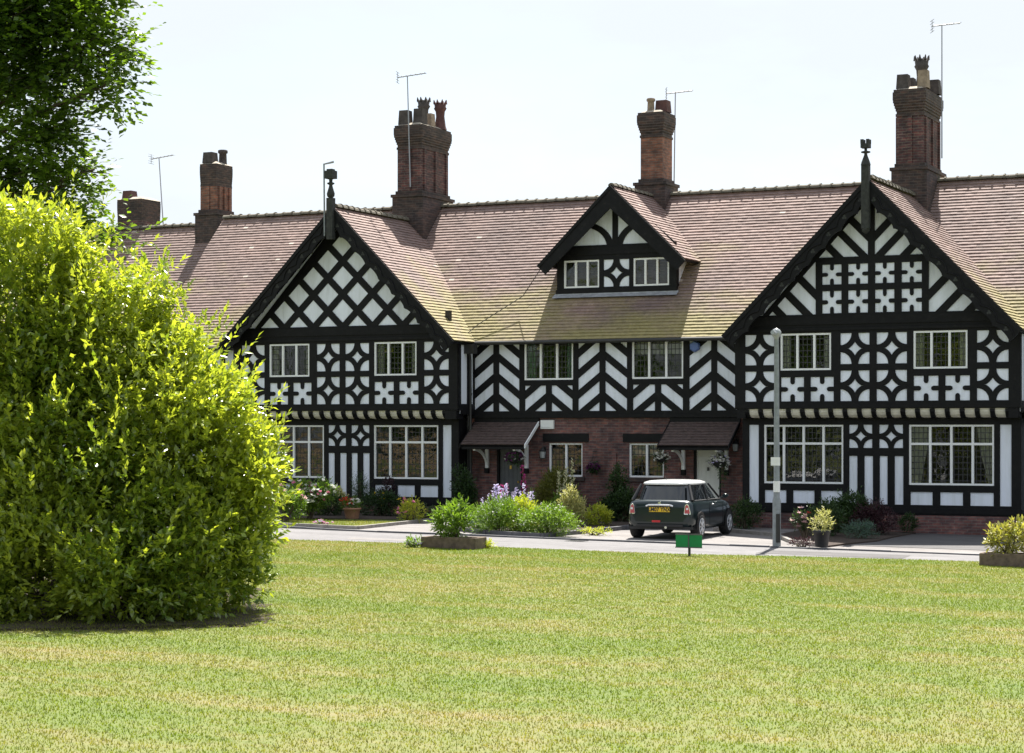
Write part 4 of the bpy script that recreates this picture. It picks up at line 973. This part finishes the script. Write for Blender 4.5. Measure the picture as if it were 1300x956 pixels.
def spikes(name, label, x, y, w, h, n, mat, leafm='garden_leaf', fs=.05, group=None, dd=0):
    X, Y, z, d, s = foot(x, y, dd, w); W = w*s/2; z = gz(X)+.04; Hh = CH+(HY-(y-h))*s-z
    e = thing(name, (X, Y, z), label, 'flowers', group); m = MB(); P = []
    for i in range(n):
        px = X+random.uniform(-W, W); py = Y+random.uniform(-.3, .3); hh = Hh*random.uniform(.68, 1.0); tx = px+random.gauss(0, .05)
        m.tube((px, py, z-.03), (tx, py, z+hh), .009, .004, 5)
        k = int(hh*.45/.028)
        for j in range(k):
            t = .52+.48*j/k; rr = .055*(1.1-(j/k)*.85); a = random.uniform(0, 6.3)
            P.append((px+(tx-px)*t+rr*math.cos(a), py+rr*math.sin(a), z+hh*t))
    m.build('stems', 'garden_leaf', e); petals('flower_spikes', e, P, mat, fs, 3)
    Lb = [((X, Y, z+Hh*.22), (W*1.1+.05, .3, Hh*.25))]; big_foliage('foliage', e, Lb, int(700*max(.4, W*2)), 5, .16, .10, leafm, .25, .8, .9, int(x), 12, .1, z-.05, .5)
    return e
G1 = 'plants in the front gardens'
# left garden
shrub('rose_bush', 'tall white and pink rose bush in front of the left house, beside the big bush', 'rose bush', 395, 662, 85, 62, 'garden_leaf', .06, .8, 'loose', [('white_petal', 90, .085), ('pink_petal', 30, .085)], dd=.2)
shrub('rose_bush', 'pale pink rose bush half hidden behind the edge of the large bush', 'rose bush', 362, 664, 55, 48, 'garden_leaf', .06, .8, 'loose', [('blush_petal', 20, .085), ('pink_petal', 10, .085)], dd=-.2)
shrub('shrub', 'dark green shrub under the white rose and left of the terracotta pot', 'shrub', 412, 660, 62, 38, 'dark_leaf', .06, .9, 'mound', dd=1.2)
shrub('perennial', 'white flowering plant touching the left side of the terracotta pot', 'plant', 430, 656, 26, 36, 'variegated_leaf', .06, .9, 'loose', [('white_petal', 16, .05)], dd=.6)
shrub('shrub', 'feathery dark green conifer behind the terracotta pot', 'shrub', 458, 655, 34, 52, 'dark_leaf', .05, 1.1, 'upright', dd=1.6, aspect=.2)
shrub('shrub', 'broad dark shrub with yellow flowers right of the terracotta pot', 'shrub', 484, 659, 62, 36, 'dark_leaf', .055, 1.0, 'mound', [('yellow_petal', 9, .06)], dd=.6)
shrub('shrub', 'dusky round topped shrub against the white panels below the left house window', 'shrub', 492, 652, 28, 42, 'plum_leaf', .055, 1.0, 'upright', dd=1.4)
shrub('rose_bush', 'small rose bush with one bright pink bloom at the corner of the left garden', 'rose bush', 521, 664, 34, 30, 'lime_leaf', .055, .9, 'mound', [('pink_petal', 7, .10)], dd=.3)
shrub('shrub', 'low dark clump right of the small pink rose', 'shrub', 540, 662, 22, 20, 'dark_leaf', .05, 1, 'mound', dd=.5)
shrub('flower_clump', 'low lilac flowers in the grass strip of the left garden', 'flowers', 408, 668, 22, 6, 'garden_leaf', .03, 1.5, 'mound', [('pink_petal', 16, .05), ('lilac_petal', 16, .05)])
shrub('climber', 'dark leafy climber in the corner beside the left downpipe', 'climber', 588, 655, 38, 55, 'dark_leaf', .07, 1.0, 'upright', dd=1.5)
def pot_plant(x, y, wpx, hpx, mat, label, cat='plant pot', square=False, dd=0):
    X, Y, z, d = gp(x, y); Y += dd; s = (d+dd*.9)/F; w, h = wpx*s/2, hpx*s; z = gz(X)+.03
    e = thing('plant_pot', (X, Y, z), label, cat); m = MB()
    if square: m.lathe((X, Y, z), [(w*1.1, 0), (w*1.15, h*.1), (w*1.38, h*.85), (w*1.5, h*.86), (w*1.5, h), (w*1.3, h), (w*1.3, h*.92)], 4, sm=False)
    else: m.lathe((X, Y, z), [(w*.72, 0), (w*.95, h*.85), (w*1.06, h*.86), (w*1.06, h), (w*.9, h), (w*.9, h*.9)], 18)
    m.build('pot', mat, e); q = MB(); q.lathe((X, Y, z), [(w*.88, h*.88), (w*.88, h*.93)], 16); q.build('soil', 'soil', e)
    return e, X, Y, z+h*.9, s
e, X, Y, z, s = pot_plant(447, 661, 22, 15, 'terracotta', 'terracotta pot of red and white flowers in front of the left house')
big_foliage('foliage', e, [((X, Y, z+.12), (.28, .22, .15))], 220, 5, .08, .045, 'garden_leaf', .5, .6, .5, 5, 10, .1)
petals('red_flowers', e, [(X+random.uniform(-.28, .1), Y-.15+random.uniform(-.1, .1), z+.1+random.uniform(0, .2)) for _ in range(26)], 'red_petal', .05)
petals('white_flowers', e, [(X+random.uniform(.05, .32), Y-.15+random.uniform(-.1, .1), z+.12+random.uniform(0, .18)) for _ in range(16)], 'white_petal', .05)
# middle garden
spikes('delphinium_clump', 'tall pale lilac flower spikes at the left end of the middle bed', 643, 672, 34, 66, 10, 'lilac_petal', dd=.8, fs=.06)
spikes('delphinium_clump', 'shorter lilac spikes at the far left tip of the middle bed', 621, 674, 22, 52, 6, 'lilac_petal', dd=.4)
spikes('delphinium_clump', 'cluster of lilac spikes just left of the magenta foxglove', 666, 672, 20, 62, 5, 'lilac_petal', dd=1.0, fs=.06)
spikes('foxglove', 'single magenta foxglove standing highest before the grey door', 671, 668, 5, 80, 2, 'magenta_petal', dd=1.6, fs=.06)
spikes('foxglove', 'short magenta spikes among the lilac ones', 638, 670, 14, 58, 3, 'magenta_petal', dd=1.5)
spikes('foxglove', 'tall cream white foxglove below the left ground floor window', 729, 668, 10, 90, 3, 'cream_petal', dd=2.2, fs=.06)
spikes('foxglove', 'feathery off white spires beside the round olive shrub', 709, 668, 14, 72, 5, 'cream_petal', dd=1.6, fs=.05)
shrub('flower_bed_plants', 'bright green grassy mass under the lilac spikes', 'plants', 632, 678, 64, 42, 'garden_leaf', .09, 1.1, 'mound', [('white_petal', 14, .04), ('lilac_petal', 10, .04)], dd=.25, aspect=.2)
shrub('shrub', 'leafy green plant left of centre in the middle bed, below the foxglove', 'shrub', 664, 679, 44, 46, 'lime_leaf', .07, 1.0, 'mound', [('white_petal', 12, .04)], dd=.9)
shrub('shrub', 'low rounded green mound with tiny white flowers at the front of the middle bed', 'shrub', 694, 682, 86, 40, 'garden_leaf', .05, 1.6, 'mound', [('white_petal', 60, .03)], dd=.6)
shrub('shrub', 'round olive green clipped shrub below the left ground floor window', 'shrub', 706, 666, 46, 70, 'olive_leaf', .05, 2.2, 'ball', dd=2.4)
shrub('shrub', 'pale variegated shrub at the right end of the low mound', 'shrub', 724, 674, 36, 56, 'variegated_leaf', .05, 1.3, 'mound', dd=1.2)
shrub('golden_shrub', 'small bright golden shrub beside the drive', 'shrub', 759, 670, 30, 24, 'lime_leaf', .07, 1.3, 'ball', dd=.4)
shrub('shrub', 'large dark green shrub between the golden shrub and the car', 'shrub', 790, 668, 66, 46, 'dark_leaf', .06, 1.1, 'mound', dd=1.9)
shrub('shrub', 'tall dark shrub against the brick wall left of the white door window', 'shrub', 782, 660, 36, 62, 'dark_leaf', .06, 1.0, 'upright', dd=2.8)
shrub('ground_cover_plant', 'low yellow green creeping plant at the drive edge of the middle bed', 'plant', 755, 680, 46, 8, 'lime_leaf', .04, 2.0, 'mound', dd=.3)
shrub('shrub', 'small silvery plant at the left tip of the middle bed', 'plant', 606, 676, 26, 22, 'blue_leaf', .06, 1, 'mound', dd=.3)
# right garden
shrub('rose_bush', 'rose bush with one red bloom right of the lamp post', 'rose bush', 1048, 686, 52, 52, 'dark_leaf', .055, .9, 'mound', [('red_petal', 2, .11)], dd=1.4)
shrub('rose_bush', 'pale pink rose bush beside the lamp post', 'rose bush', 1022, 688, 36, 48, 'dark_leaf', .05, .5, 'loose', [('blush_petal', 12, .09)], dd=.6)
shrub('shrub', 'wide dark green shrub under the striped panel of the right house', 'shrub', 1080, 682, 66, 58, 'dark_leaf', .06, 1.1, 'mound', dd=1.6)
shrub('shrub', 'dark purple leaved shrub below the right house', 'shrub', 1110, 683, 60, 46, 'plum_leaf', .05, 1.2, 'mound', dd=1.0)
shrub('shrub', 'low blue green juniper spreading at the front of the right bed', 'shrub', 1092, 686, 46, 24, 'blue_leaf', .05, 1.8, 'mound', dd=.3, aspect=.2)
shrub('shrub', 'small round dark shrub standing alone by the brick plinth', 'shrub', 1153, 679, 22, 24, 'dark_leaf', .05, 1.6, 'ball', dd=1.6)
shrub('ground_cover_plant', 'low plum coloured creeping plant left of the black pot', 'plant', 1018, 694, 34, 9, 'plum_leaf', .04, 2, 'mound')
shrub('shrub', 'sprawling green shrub between the car and the lamp post', 'shrub', 944, 676, 50, 42, 'dark_leaf', .06, .9, 'mound', dd=2.0)
e, X, Y, z, s = pot_plant(1043, 696, 22, 21, 'pot_black', 'black pot with a cream variegated plant by the kerb')
big_foliage('foliage', e, [((X, Y, z+.15), (.22, .2, .2)), ((X+.05, Y, z+.35), (.14, .14, .16))], 190, 5, .10, .06, 'variegated_leaf', .4, .6, .6, 6, 10, .2)
# planters on the verge
def trough(x0, x1, yb, yt, mat, label, lmat, lw, lh, off, seed):
    X0, Y0, z, d0 = gp(x0, yb); X1 = X0+(x1-x0)*d0/F*1.08; s = d0/F; h = (yb-yt)*s
    e = thing('stone_trough', ((X0+X1)/2, Y0, z), label, 'planter', 'stone troughs at the edge of the green')
    m = MB(); Z0 = gz(X0)-.03; Z1 = gz(X0)+h+.03; D = .55
    m.box(X0, X1, Y0, Y0+.07, Z0, Z1); m.box(X0, X1, Y0+D-.07, Y0+D, Z0, Z1); m.box(X0, X0+.07, Y0+.07, Y0+D-.07, Z0, Z1); m.box(X1-.07, X1, Y0+.07, Y0+D-.07, Z0, Z1); m.build('trough', mat, e, bevel=.015)
    q = MB(); q.box(X0+.07, X1-.07, Y0+.07, Y0+D-.07, Z1-.1, Z1-.04); q.build('soil', 'soil', e)
    cx = X0+(X1-X0)*off; W = lw*s/2; Hh = lh*s
    p = thing('potted_shrub', (cx, Y0+.28, Z1-.05), label.replace('stone trough', 'leafy shrub growing in the stone trough') if False else lmat[1], 'shrub')
    Lb = [((cx, Y0+.28, Z1+Hh*.45), (W*.85, W*.7, Hh*.5)), ((cx-W*.4, Y0+.28, Z1+Hh*.4), (W*.5, W*.5, Hh*.4)), ((cx+W*.35, Y0+.28, Z1+Hh*.65), (W*.5, W*.5, Hh*.35))]
    big_foliage('foliage', p, Lb, int(W*Hh*1300), 6, .13, .10, lmat[0], .42, .5, .6, seed, 18, .2, Z1-.08, .8)
    m = MB()
    for l in Lb:
        for j in range(3): m.tube((cx+random.uniform(-.06, .06), Y0+.28, Z1-.06), (l[0][0]+random.uniform(-.2, .2), l[0][1], l[0][2]), .02, .008, 5)
    m.build('stems', 'bark', p)
trough(534, 606, 697, 683, 'trough_stone', 'brown stone trough at the road edge in front of the middle bed', ('garden_leaf', 'bright leafy shrub growing in the brown stone trough left of the lilac flowers'), 56, 42, .5, 61)
trough(1243, 1330, 720, 704, 'trough_stone', 'grey stone trough cut by the right edge of the picture', ('rhodo_leaf', 'pale yellow green shrub in the trough at the right edge'), 56, 36, .38, 62)
shrub('flower_clump', 'tiny clump of violet flowers left of the brown stone trough', 'flowers', 524, 697, 18, 12, 'garden_leaf', .05, 1.6, 'mound', [('lilac_petal', 14, .045)])
shrub('flower_clump', 'tiny yellow green clump right of the brown stone trough', 'plant', 615, 698, 16, 10, 'lime_leaf', .05, 1.8, 'mound', [('yellow_petal', 5, .045)])
# hanging baskets
def basket(x, z, y, r, fm, label, trail):
    e = thing('hanging_basket', (x, y, z), label, 'hanging basket', 'hanging baskets by the front doors'); m = MB()
    m.lathe((x, y, z), [(.02, -r*.9), (r*.6, -r*.7), (r*.9, -r*.3), (r, 0)], 14); m.build('basket', 'black_iron', e)
    c = MB()
    for i in range(3):
        a = 2*PI*i/3; c.tube((x+r*math.cos(a), y+r*math.sin(a), z), (x, y, z+.34), .005, .005, 4)
    c.tube((x, y, z+.34), (x, y, z+.44), .007, .007, 4); c.tube((x, y, z+.44), (x, YB+.05, z+.44), .010, .010, 5); c.build('chain', 'black_iron', e)
    big_foliage('foliage', e, [((x, y, z), (r*1.2, r*1.2, r*.9)), ((x+r*.4, y, z-r*trail), (r*.5, r*.5, r*trail))], 150, 5, .08, .05, 'dark_leaf', .5, .6, -.2, int(abs(x*10)), 8, .1)
    k = 70; P = []
    for i in range(k): a = random.uniform(0, 6.3); b_ = random.uniform(-.5, .9); P.append((x+r*1.35*math.cos(a)*math.cos(b_), y+r*1.35*math.sin(a)*math.cos(b_), z+r*.95*math.sin(b_)-(.25*r*trail if i % 3 == 0 else 0)))
    for f_, a, b_ in fm: petals('flowers', e, P[int(a*k):int(b_*k)], f_, .055)
basket(-24.86, 1.75, 52.75, .20, [('purple_petal', 0, .85), ('white_petal', .88, 1)], 'hanging basket of purple flowers in front of the grey door', .5)
basket(-20.42, 1.80, 52.85, .17, [('white_petal', 0, .6)], 'hanging basket of white flowers left of the white door beside the window', 1.1)
basket(-18.72, 1.70, 52.80, .21, [('white_petal', .0, .7), ('lilac_petal', .7, .85)], 'trailing basket of white flowers right of the white door', 1.6)
basket(-22.62, 1.50, 53.2, .13, [('purple_petal', 0, .7)], 'small dark red basket right of the left ground floor window', .6)

# ------------------------------------------------------------ the far side of the green, seen in the window glass
m = MB(); m.box(-82, -42, -2.4, -2.0, -.3, 1.75); m.box(-82.1, -41.9, -2.5, -1.9, 1.75, 1.87); o = m.build('garden_wall', 'sandstone', None, (-62, -2.2, 0)); tag(o, 'long low sandstone wall reflected in the ground floor windows', 'wall')
ft = None
for i, (x, y, sc_) in enumerate(((-88, -9, 1.1), (-74, -8, .95), (-61, -10, 1.15), (-49, -8, 1.0), (-37, -7, 1.05), (-26, -10, 1.2), (-14, -12, 1.0))):
    if ft is None:
        ft = thing('green_tree', (x, y, gz(x)), 'bushy tree across the green, reflected in the windows', 'tree', 'trees across the green')
        zz = gz(x); Lt = [((x, y, zz+5), (4.5, 4.5, 3.4)), ((x-2.5, y+1, zz+3.4), (3.2, 3, 2.6)), ((x+2.6, y, zz+4), (3.2, 3, 2.8)), ((x, y, zz+7.8), (3.2, 3.2, 2.6)), ((x+.5, y+1.2, zz+2.8), (3.5, 2.8, 2.2))]
        big_foliage('foliage', ft, Lt, 2600, 6, .8, .42, 'garden_leaf', .7, .6, .2, 77, 60, .25)
        m = MB(); m.path([(x, y, zz-.1), (x+.1, y, zz+2.5), (x, y, zz+7)], .3, 9, r2=.1); m.build('trunk', 'bark', ft); kids = [c for c in bpy.data.objects if c.parent == ft]
    else:
        c = ft.copy(); COL.objects.link(c); c.location = (x, y, gz(x)); c.scale = (sc_,)*3; c.rotation_euler = (0, 0, i*1.3)
        for k_ in kids: q = k_.copy(); COL.objects.link(q); q.parent = c

# ------------------------------------------------------------ lamp post and sign
X, Y, z, d = gp(986, 694)
LP = thing('lamp_post', (X, Y, z), 'grey lamp post with two small notices on its shaft', 'lamp post')
top = CH+(HY-428)*d/F
m = MB(); m.lathe((X, Y, z-.05), [(.095, 0), (.095, 1.10), (.085, 1.14), (.070, 1.20), (.055, top-z-.3), (.05, top-z)], 14); m.build('post', 'galvanised', LP)
m = MB(); m.lathe((X, Y-.02, top), [(.05, -.05), (.07, 0), (.11, .05), (.115, .11), (.08, .17), (.03, .20)], 14); m.tube((X, Y, top+.05), (X, Y-.30, top+.1), .05, .05, 8); m.build('lamp_head', 'lamp_glass', LP)
m = MB(); zz = CH+(HY-586)*d/F; m.box(X-.11, X+.11, Y-.092, Y-.085, zz-.09, zz+.10); zz2 = CH+(HY-618)*d/F; m.build('notice', 'alarm_white', LP)
m = MB(); m.lathe((X, Y, zz2-.12), [(.078, 0), (.078, .25)], 14); m.build('notice_band', 'alarm_white', LP)
m = MB(); m.box(X+.02, X+.10, Y-.112, Y-.05, z+.1, z+.75); m.build('access_door', 'black_iron', LP)
X, Y, z, d = gp(875, 708); s = d/F
SG = thing('green_sign', (X, Y, z), 'small blank green sign board on a dark stake at the road edge', 'sign')
zc = CH+(HY-686.5)*d/F
m = MB(); m.box(X-.29, X+.29, Y-.03, Y-.01, zc-.145, zc+.145); o = m.build('board', 'sign_green', SG, bevel=.004)
m = MB(); m.box(X-.30, X+.30, Y-.036, Y-.03, zc+.12, zc+.15); m.box(X-.30, X+.30, Y-.036, Y-.03, zc-.15, zc-.13); m.box(X-.012, X+.012, Y-.04, Y-.036, zc-.14, zc+.14); m.build('rim', 'dark_kerb', o)
m = MB(); m.box(X-.022, X+.022, Y-.01, Y+.03, z-.1, zc+.14); m.build('stake', 'black_iron', SG)

# ------------------------------------------------------------ the car
def make_car():
    X, Y, z, d = gp(858, 684)
    CARL = Vector((-17.90, 47.75, gz(-17.9)+.0)); ang = math.radians(CAR_YAW)
    C = thing('parked_car', CARL, 'dark green small hatchback with a white roof parked on the drive', 'car')
    C.rotation_euler = (0, 0, ang); WORLD[C.name] = Vector((0, 0, 0))     # its parts are drawn in its own space
    def ring_loft(m, st, mi=0):
        V = []; k = None
        for y, w, zb, zt in st:
            half = [(0, zb), (.55*w, zb), (.88*w, zb+.01), (w, zb+.12), (1.0*w, zb+(zt-zb)*.55), (.985*w, zt-.10), (.93*w, zt-.02), (.80*w, zt+.012), (.4*w, zt+.03), (0, zt+.035)]
            pts = half+[(-a, b) for a, b in half[-2:0:-1]]; k = len(pts); V += [(a, y, b) for a, b in pts]
        n = len(st); m.mesh(V, [(j*k+i, j*k+(i+1) % k, (j+1)*k+(i+1) % k, (j+1)*k+i) for j in range(n-1) for i in range(k)], mi, sm=True)
        m.mesh(V, [tuple(range(k)), tuple((n-1)*k+i for i in range(k-1, -1, -1))], mi)
    m = MB()
    st = [(-1.85, .66, .42, .74), (-1.84, .73, .34, .84), (-1.79, .79, .28, .895), (-1.68, .825, .25, .915), (-1.45, .84, .24, .925), (-1.0, .845, .22, .92), (-.3, .845, .2, .905), (.4, .845, .2, .895),
          (.85, .84, .2, .885), (1.15, .835, .21, .86), (1.45, .82, .23, .80), (1.68, .77, .27, .72), (1.80, .68, .31, .64), (1.84, .60, .36, .58)]
    ring_loft(m, st); o = m.build('body', 'green_paint', C)
    # glasshouse
    def superring(y0, y1, w, z_, n=28, e=3.6, wf=1.0):
        P = []
        for i in range(n):
            a = 2*PI*i/n; c_, s_ = math.cos(a), math.sin(a); x = w*abs(c_)**(2/e)*(1 if c_ > 0 else -1); y = (y1-y0)/2*abs(s_)**(2/e)*(1 if s_ > 0 else -1)
            x *= 1-(.10*(1-wf) if y > 0 else 0); P.append((x, (y0+y1)/2+y, z_))
        return P
    def stack(m, rings, cap=True, mi=0):
        k = len(rings[0]); V = [p for r_ in rings for p in r_]; m.mesh(V, [(j*k+i, j*k+(i+1) % k, (j+1)*k+(i+1) % k, (j+1)*k+i) for j in range(len(rings)-1) for i in range(k)], mi, sm=True)
        if cap: m.mesh(V, [tuple((len(rings)-1)*k+i for i in range(k))], mi)
    m = MB(); stack(m, [superring(-1.74, .98, .76, .90), superring(-1.66, .78, .735, 1.02), superring(-1.55, .50, .69, 1.18), superring(-1.46, .27, .645, 1.30)]); g = m.build('windows', 'car_glass', C)
    p = MB()
    for s_ in (-1, 1):
        p.tube((s_*.745, -1.62, .92), (s_*.60, -1.40, 1.30), .05, .04, 6); p.tube((s_*.765, -.42, .91), (s_*.675, -.45, 1.29), .022, .022, 6); p.tube((s_*.70, .88, .92), (s_*.60, .20, 1.29), .028, .024, 6)
        p.tube((s_*.765, -1.5, .915), (s_*.765, .75, .905), .018, .018, 6)
    p.build('pillars', 'black_plastic', C)
    m = MB(); stack(m, [superring(-1.50, .26, .655, 1.295), superring(-1.515, .27, .665, 1.315), superring(-1.49, .24, .645, 1.35), superring(-1.35, .12, .54, 1.385), superring(-1.0, -.2, .3, 1.402)]); m.build('roof', 'white_paint', C)
    m = MB(); m.tube((0, -1.28, 1.38), (0, -1.42, 1.52), .006, .004, 5); m.build('roof_antenna', 'black_plastic', C)
    # hatch chrome, plate, lights
    m = MB(); m.path([(-.33, -1.855, .795), (-.27, -1.885, .815), (0, -1.895, .82), (.27, -1.885, .815), (.33, -1.855, .795)], .026, 8); m.build('boot_handle', 'chrome', C)
    m = MB(); m.box(-.26, .26, -1.872, -1.852, .655, .765); pl = m.build('number_plate', 'plate_yellow', C)
    cu = bpy.data.curves.new('plate_letters', 'FONT'); cu.body = 'LM07 YNX'; cu.size = .125; cu.align_x = 'CENTER'; cu.align_y = 'CENTER'; cu.extrude = .001; cu.offset = .004; cu.space_character = 1.05
    tmp = bpy.data.objects.new('tmp', cu); me = bpy.data.meshes.new_from_object(tmp); bpy.data.objects.remove(tmp); me.materials.clear(); me.materials.append(MATS['black_plastic'])
    tx = bpy.data.objects.new('plate_letters', me); COL.objects.link(tx); tx.parent = pl; tx.location = (0, -1.876, .71); tx.rotation_euler = (PI/2, 0, 0); tx.scale = (.92, 1, 1)
    m = MB(); m.lathe((0, -1.86, .865), [(.035, 0), (.035, -.012)], 12, axis='y'); m.build('badge', 'chrome', C)
    for s_ in (-1, 1):
        t_ = MB(); out = [(s_*.62, .60), (s_*.615, .64), (s_*.64, .82), (s_*.68, .86), (s_*.725, .83), (s_*.77, .64), (s_*.765, .60)]
        yb = lambda x: -1.872+max(0, abs(x)-.66)*.45
        n = len(out); V = [(x, yb(x), z_) for x, z_ in out]+[(x, yb(x)+.07, z_) for x, z_ in out]; fs = [tuple(range(n))]+[(i, (i+1) % n, n+(i+1) % n, n+i) for i in range(n)]
        t_.mesh(V, fs); o = t_.build('tail_light', 'chrome', C)
        cx_, cz = s_*.69, .715; ins = [(cx_+(x-cx_)*.74, cz+(z_-cz)*.80) for x, z_ in out]; q = MB(); q.mesh([(x, yb(x)-.008, z_) for x, z_ in ins]+[(x, yb(x)+.01, z_) for x, z_ in ins], fs); q.build('lens', 'tail_red', o)
        q = MB(); q.lathe((cx_, yb(cx_)-.012, .735), [(.028, 0), (.028, .01)], 12, axis='y'); q.build('lamp_disc', 'alarm_white', o)
        h = MB(); h.lathe((s_*.56, 1.70, .66), [(.11, 0), (.12, .03), (.09, .07), (.02, .09)], 14, axis='y'); h.build('headlight', 'chrome', C)
        mr = MB(); stack(mr, [[(s_*.93+.075*math.cos(a)*q_, .62+dy, .985+.055*math.sin(a)*q_) for a in [2*PI*i/12 for i in range(12)]] for q_, dy in ((.8, -.05), (1, -.03), (.9, .05), (.4, .10))]); mr.mesh([(s_*.93+.06*math.cos(2*PI*i/12), .568, .985+.043*math.sin(2*PI*i/12)) for i in range(12)], [tuple(range(12))]); mr.tube((s_*.80, .62, .93), (s_*.90, .62, .96), .02, .02, 6); mr.build('door_mirror', 'green_paint', C)
        dh_ = MB(); dh_.path([(s_*.858, -.33, .80), (s_*.885, -.30, .805), (s_*.885, -.16, .805), (s_*.858, -.13, .80)], .014, 6); dh_.build('door_handle', 'chrome', C)
        dl = MB(); dl.box(s_*.846-.004, s_*.846+.004, -.47, -.462, .3, .86); dl.box(s_*.846-.004, s_*.846+.004, .70, .708, .3, .86); dl.build('door_seam', 'black_plastic', C)
    m = MB(); m.box(-.58, .58, -1.868, -1.845, .30, .36); m.box(-.80, .80, -1.80, -1.70, .235, .30); m.build('rear_valance', 'black_plastic', C)
    m = MB(); m.box(-.19, .02, -1.875, -1.853, .405, .455); m.build('fog_lamp', 'fog_red', C, bevel=.01)
    m = MB()
    m.tube((.16, -1.88, .285), (.16, -1.75, .285), .032, .032, 10); m.build('exhaust', 'chrome', C)
    for s_ in (-1, 1):
        for yy in (-1.23, 1.22):
            a = MB(); rr = .355; n = 16; V = []                         # black arch lip round the wheel
            for i in range(n+1):
                t_ = -.25+ (PI+.5)*i/n; c_, sn_ = math.cos(t_), math.sin(t_)
                V += [(s_*.862, yy+c_*rr, .30+sn_*rr), (s_*.855, yy+c_*(rr-.07), .30+sn_*(rr-.07)), (s_*.78, yy+c_*rr, .30+sn_*rr)]
            a.mesh(V, [(3*i, 3*i+3, 3*i+4, 3*i+1) for i in range(n)]+[(3*i, 3*i+3, 3*i+5, 3*i+2) for i in range(n)], sm=True)
            a.lathe((s_*.845, yy, .30), [(.30, -.004), (.30, .004)], 24, axis='x'); a.build('wheel_arch', 'black_plastic', C)
            w_ = bpy.data.objects.new('wheel', None); COL.objects.link(w_); w_.parent = C; WORLD[w_.name] = Vector((0, 0, 0))
            t_ = MB(); x0 = s_*.70; t_.lathe((x0, yy, .295), [(.20, s_*.17), (.27, s_*.175), (.295, s_*.15), (.298, 0), (.27, -s_*.05), (.2, -s_*.05)], 28, axis='x'); t_.build('tyre', 'rubber', w_)
            r_ = MB(); xo = x0+s_*.165
            r_.lathe((xo, yy, .295), [(.205, 0), (.205, s_*.014), (.185, s_*.014), (.18, -s_*.02)], 28, axis='x')
            for i in range(8):
                an = 2*PI*i/8; r_.tube((xo+s_*.012, yy+.03*math.cos(an), .295+.03*math.sin(an)), (xo+s_*.006, yy+.19*math.cos(an), .295+.19*math.sin(an)), .022, .016, 5)
            r_.lathe((xo, yy, .295), [(.05, -.01), (.05, s_*.02), (.03, s_*.026)], 12, axis='x'); r_.build('rim', 'alloy', w_)
    return C
CAR_YAW = 3.5
make_car()

# ------------------------------------------------------------ camera, sun, sky
cam = bpy.data.cameras.new('camera'); co = bpy.data.objects.new('camera', cam); COL.objects.link(co); SC.camera = co
co.location = (0, 0, CH); co.rotation_euler = (PI/2, 0, YAW); cam.sensor_width = 36; cam.lens = F/1300*36; cam.shift_y = (HY-478)/1300; cam.clip_end = 2000
sdir = Vector((-.11, .56, 1)).normalized()            # towards the sun: high, behind the houses
EL = math.asin(sdir.z); AZ = math.atan2(sdir.x, sdir.y)
su = bpy.data.lights.new('sun', 'SUN'); su.energy = 5.0; su.angle = math.radians(.53); su.color = (1, .955, .88)
so = bpy.data.objects.new('sun', su); COL.objects.link(so); so.rotation_euler = (-sdir).to_track_quat('-Z', 'Y').to_euler()
w = bpy.data.worlds.new('World'); SC.world = w; w.use_nodes = True; nt = w.node_tree; nt.nodes.clear()
out = nt.nodes.new('ShaderNodeOutputWorld'); bg = nt.nodes.new('ShaderNodeBackground'); sky = nt.nodes.new('ShaderNodeTexSky')
sky.sky_type = 'NISHITA'; sky.sun_disc = False; sky.sun_elevation = EL; sky.sun_rotation = AZ; sky.air_density = 1.0; sky.dust_density = 2.5; sky.ozone_density = 1.0; sky.altitude = 30
tc = nt.nodes.new('ShaderNodeTexCoord'); cl = noise(nt, mapping(nt, tc.outputs['Generated'], (2.2, 2.2, 7)), 1.6, 7, .6)
cr = ramp(nt, cl.outputs['Fac'], [(.36, (.45,)*3), (.60, (1,)*3)])
x = mixc(nt, cr.outputs[0], sky.outputs[0], (4.45, 4.78, 5.2)); L(nt, x, bg.inputs[0]); bg.inputs[1].default_value = .08; L(nt, bg.outputs[0], out.inputs[0])
SC.view_settings.view_transform = 'Standard'; SC.view_settings.look = 'None'; SC.view_settings.exposure = 1.34; SC.view_settings.gamma = 1
SC.render.engine = 'CYCLES'; SC.cycles.max_bounces = 8; SC.cycles.transparent_max_bounces = 12; SC.cycles.use_denoising = True
